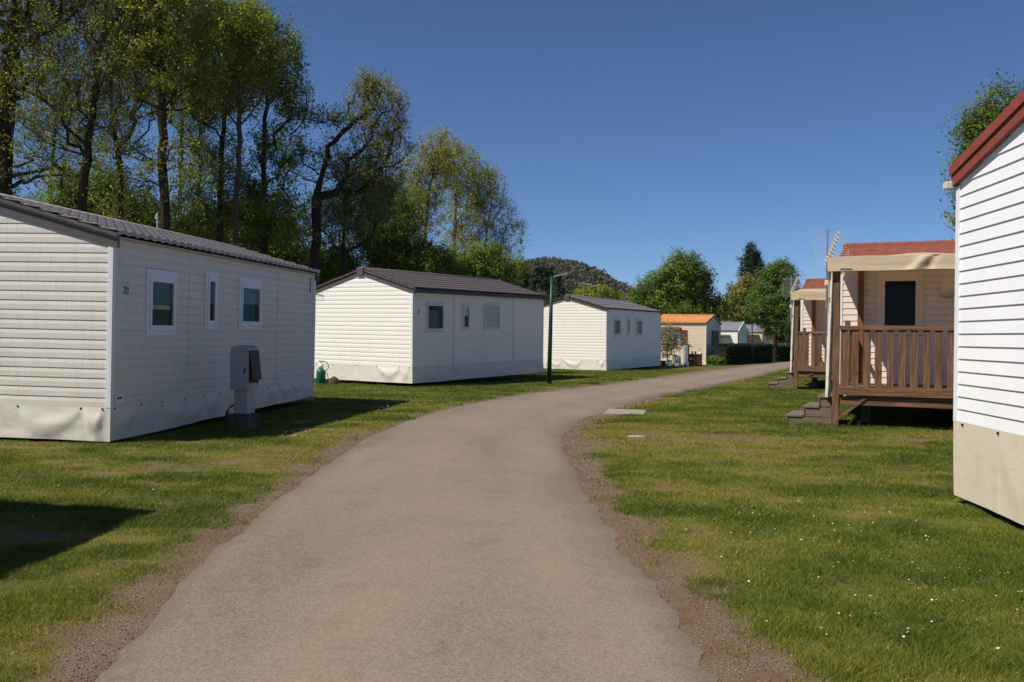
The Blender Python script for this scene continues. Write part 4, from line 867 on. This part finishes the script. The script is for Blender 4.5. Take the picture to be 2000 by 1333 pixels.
# ---------------------------------------------------------------- hills
def hill(name, Z, prof, depth, m, base=-5):
    xs = np.linspace(prof[0][0], prof[-1][0], 140); hs = np.interp(xs, [p[0] for p in prof], [p[1] for p in prof])
    v = np.linspace(-1, 1, 40); X = np.empty((140, 40)); Y = np.empty_like(X); H = np.empty_like(X)
    for j, t in enumerate(v):
        for i, x in enumerate(xs):
            p = PW(x, hs[i], Z); X[i, j] = p[0]; Y[i, j] = Z + t * depth; H[i, j] = base + (p[2] - base) * max(0, 1 - abs(t) ** 1.6)
    H += (fbm(X / 30, Y / 30, 4, 4) - .5) * 5
    tag(grid_mesh(name, np.stack([X, Y, H], -1), m), kind='structure'); return X, Y, H
M_HILL = varied('wooded_hill_soil', (.035, .035, .016), (.06, .05, .026), .05, .95)
HX, HY, HH = hill('hill', 700, [(300, 560), (800, 545), (980, 540), (1020, 528), (1060, 523), (1100, 528), (1130, 530), (1165, 550), (1195, 566), (1225, 584), (1260, 606), (1330, 650), (1420, 668)], 240, M_HILL)
hill('distant_hills', 2600, [(-600, 640), (400, 610), (1000, 615), (1200, 592), (1290, 596), (1370, 582), (1410, 584), (1470, 600), (1700, 612), (2600, 640)], 700, M_HILL, -20)
rng = np.random.default_rng(90); Cs = []; Ts = []
for k in range(6500):
    i = int(rng.uniform(45, 128)); j = int(rng.uniform(1, 23)); f = rng.uniform(.6, 1.25); p = np.array([HX[i, j], HY[i, j], HH[i, j] + 2.5]) + rng.normal(0, 2, 3) * [1, 1, 0]
    v = rng.normal(size=(44, 3)); v /= np.linalg.norm(v, axis=1)[:, None]; v *= rng.uniform(.6, 1, (44, 1)); Cs.append(p + v * [2.9 * f, 2.9 * f, 4.2 * f])
    Ts.append(np.clip(rng.uniform(0, 1) * .9 + .05 + rng.normal(0, .04, 44), 0, 1))
Cs = np.vstack(Cs)
tag(npmesh('hillside_wood', leaf_quads(Cs, .85, rng, asp=.8), 4, L_HILL, None, np.concatenate(Ts)), 'mixed brown and green wood covering the hill behind', 'wood', kind='stuff')

# ---------------------------------------------------------------- grass blades and daisies
def sample(n, seed):
    r = np.random.default_rng(seed); u = r.random(n); p = .45
    Zs = (3.7 ** p + u * (46 ** p - 3.7 ** p)) ** (1 / p); X = (r.random(n) * 2 - 1) * (Zs * .60 + .4)
    return X, Zs, r
BOX = [((-5.733, 12.781), R(90) - .140, L1, W1), ((-3.062, 27.57), R(90) - .544, L2, W2), ((4.464, 42.487), R(90) - .49, L3, W3), (o5[:2], -psi5, 8, W5)]
def clear(X, Y):
    k = np.ones(len(X), bool)
    for (a, b), t, L, W in BOX:
        dx, dy = X - a, Y - b; u = dx * math.cos(t) + dy * math.sin(t); v = -dx * math.sin(t) + dy * math.cos(t)
        k &= ~((u > .05) & (u < L - .05) & (v > .05) & (v < W - .05))
    return k
X, Y, r = sample(2100000, 5); dt, dr_, dd = masks(X, Y); tuft = fbm(X * 3.2, Y * 3.2, 61, 3)
keep = clear(X, Y) & (r.random(len(X)) > dt * 1.03) & (dd > -.6) & (r.random(len(X)) < .35 + 1.3 * tuft)
X, Y, dry2, tuft, dd, dt = X[keep], Y[keep], dr_[keep], tuft[keep], dd[keep], dt[keep]; n = len(X)
lawn = fbm(X * .5, Y * .5, 15, 3)
hgt = (.013 + .040 * np.clip(tuft * 1.5 - .25, 0, 1.2) * (.5 + lawn)) * r.uniform(.6, 1.4, n) * (1 - .4 * dry2) * (1 + .25 * np.clip(Y / 20, 0, 1))
wd = (.0011 + .00026 * Y) * r.uniform(.7, 1.4, n); th = r.uniform(0, 2 * np.pi, n); lean = hgt * r.uniform(.2, 1.7, n); la = r.uniform(0, 2 * np.pi, n)
GZ0 = np.clip(dd, 0, .25) * .06 + (fbm(X * .35, Y * .35, 5, 3) - .5) * .05 * np.clip(np.abs(dd) / 1.5, 0, 1) - .004
V = np.empty((n, 3, 3)); V[:, 0] = np.stack([X - np.cos(th) * wd, Y - np.sin(th) * wd, GZ0], -1); V[:, 1] = np.stack([X + np.cos(th) * wd, Y + np.sin(th) * wd, GZ0], -1)
V[:, 2] = np.stack([X + np.cos(la) * lean, Y + np.sin(la) * lean, GZ0 + hgt], -1)
tint = np.clip(.11 + .42 * dry2 + .25 * (1 - tuft) * .6 + r.normal(0, .12, n) + .35 * (r.random(n) < .05), 0, 1)
L_GRASS = leafmat('grass_blades', [(0, (.052, .088, .012)), (.3, (.118, .158, .018)), (.6, (.25, .24, .036)), (.85, (.38, .31, .07)), (1, (.48, .38, .15))], .3)
tag(npmesh('grass', V.reshape(-1, 3), 3, L_GRASS, None, tint), 'short patchy lawn grass on both sides of the lane', 'grass', kind='stuff')
# daisies
def blobs(cx, cy, sx, sy, n, seed):
    r = np.random.default_rng(seed); return np.stack([r.normal(cx, sx, n), r.normal(cy, sy, n)], -1)
D = np.vstack([blobs(2.6, 6.3, .75, 1.1, 230, 1), blobs(2.3, 8.2, .6, .5, 90, 7), blobs(3.0, 4.6, .7, .5, 60, 17), blobs(3.4, 5.2, .6, .8, 40, 2), blobs(3.2, 9.4, .8, .6, 30, 3), blobs(-3.25, 14.1, .45, .3, 330, 4), blobs(-3.0, 16.2, .5, .6, 120, 24), blobs(-2.55, 19.5, .3, .9, 120, 5), blobs(-2.5, 21.3, .3, .25, 80, 25), blobs(5.2, 24, 1.2, 1.5, 120, 6), blobs(3.6, 9, 1.2, 3, 60, 8),
               blobs(-4.1, 7.2, .5, .4, 50, 9), blobs(-1.9, 22.3, .6, .6, 70, 10), blobs(-.5, 26.5, 1.2, .5, 60, 11), blobs(-3.5, 9.3, .8, .8, 14, 12), blobs(4.2, 21, .5, 1, 50, 13), blobs(3.0, 21.2, .5, .5, 20, 14)])
dt, _, dd = masks(D[:, 0], D[:, 1]); D = D[(dt < .3) & (dd > 0) & clear(D[:, 0], D[:, 1])]
r = np.random.default_rng(5); n = len(D); k = 8; V = np.empty((n, k, 3)); rad = r.uniform(.0045, .008, n) * (1 + .02 * np.clip(D[:, 1] - 8, 0, 30)); tx = r.normal(0, .3, n); ty = r.normal(-.25, .3, n); hz = r.uniform(.035, .065, n) + .01
for q in range(k):
    a = 2 * math.pi * q / k; dx = np.cos(a) * rad; dy = np.sin(a) * rad; V[:, q] = np.stack([D[:, 0] + dx, D[:, 1] + dy, hz + dx * tx + dy * ty], -1)
tag(npmesh('daisies', V.reshape(-1, 3), k, mat('daisy_petals', (.60, .58, .50), .8)), 'small white daisies scattered through the lawn', 'daisies', kind='stuff')
# gravel on the verges
X, Y, r = sample(36000, 9); X = np.where(r.random(len(X)) < .5, edge(GL, Y) + .15 + r.normal(0, .22, len(X)), edge(GR, Y) - .12 + r.normal(0, .25, len(X)))
dt, _, dd = masks(X, Y); kp = (dt > .35) & ((X < edge(RL, Y) + .02) | (X > edge(RR, Y) - .02)) & (Y < 30); X, Y = X[kp], Y[kp]; n = len(X)
s = (.003 + .00025 * Y) * r.uniform(.5, 1.6, n); C = np.stack([X, Y, s * .5 + np.clip(dd[kp], 0, .25) * .06], -1)
oc = np.array([(1, 0, 0), (0, 1, 0), (-1, 0, 0), (0, -1, 0)]); V = []
for a in range(4):
    b = (a + 1) % 4; V.append(np.stack([C + oc[a] * s[:, None], C + oc[b] * s[:, None], C + np.array([0, 0, .8]) * s[:, None]], 1))
def peb(t, b): t.links.new(ramp(t, attr(t, 'tint'), [(0, (.06, .045, .033)), (.5, (.16, .125, .095)), (1, (.36, .31, .26))]), b.inputs['Base Color'])
tag(npmesh('gravel', np.concatenate(V).reshape(-1, 3), 3, mat('gravel', rough=.9, build=peb), None, np.tile(r.random(n) ** 1.6, 4)), 'loose fine gravel along the lane edges', 'gravel', kind='stuff')

# ---------------------------------------------------------------- the air
mb = MB(); mb.box(-4200, 4200, -25, 3600, -26, 150)
hz = bpy.data.materials.new('haze'); hz.use_nodes = True; t = hz.node_tree; t.nodes.clear()
pv = t.nodes.new('ShaderNodeVolumePrincipled'); pv.inputs['Color'].default_value = (.86, .92, 1, 1); pv.inputs['Density'].default_value = .00006; pv.inputs['Anisotropy'].default_value = .2
oo = t.nodes.new('ShaderNodeOutputMaterial'); t.links.new(pv.outputs[0], oo.inputs['Volume'])
tag(mb.build('haze', hz, None), kind='stuff')
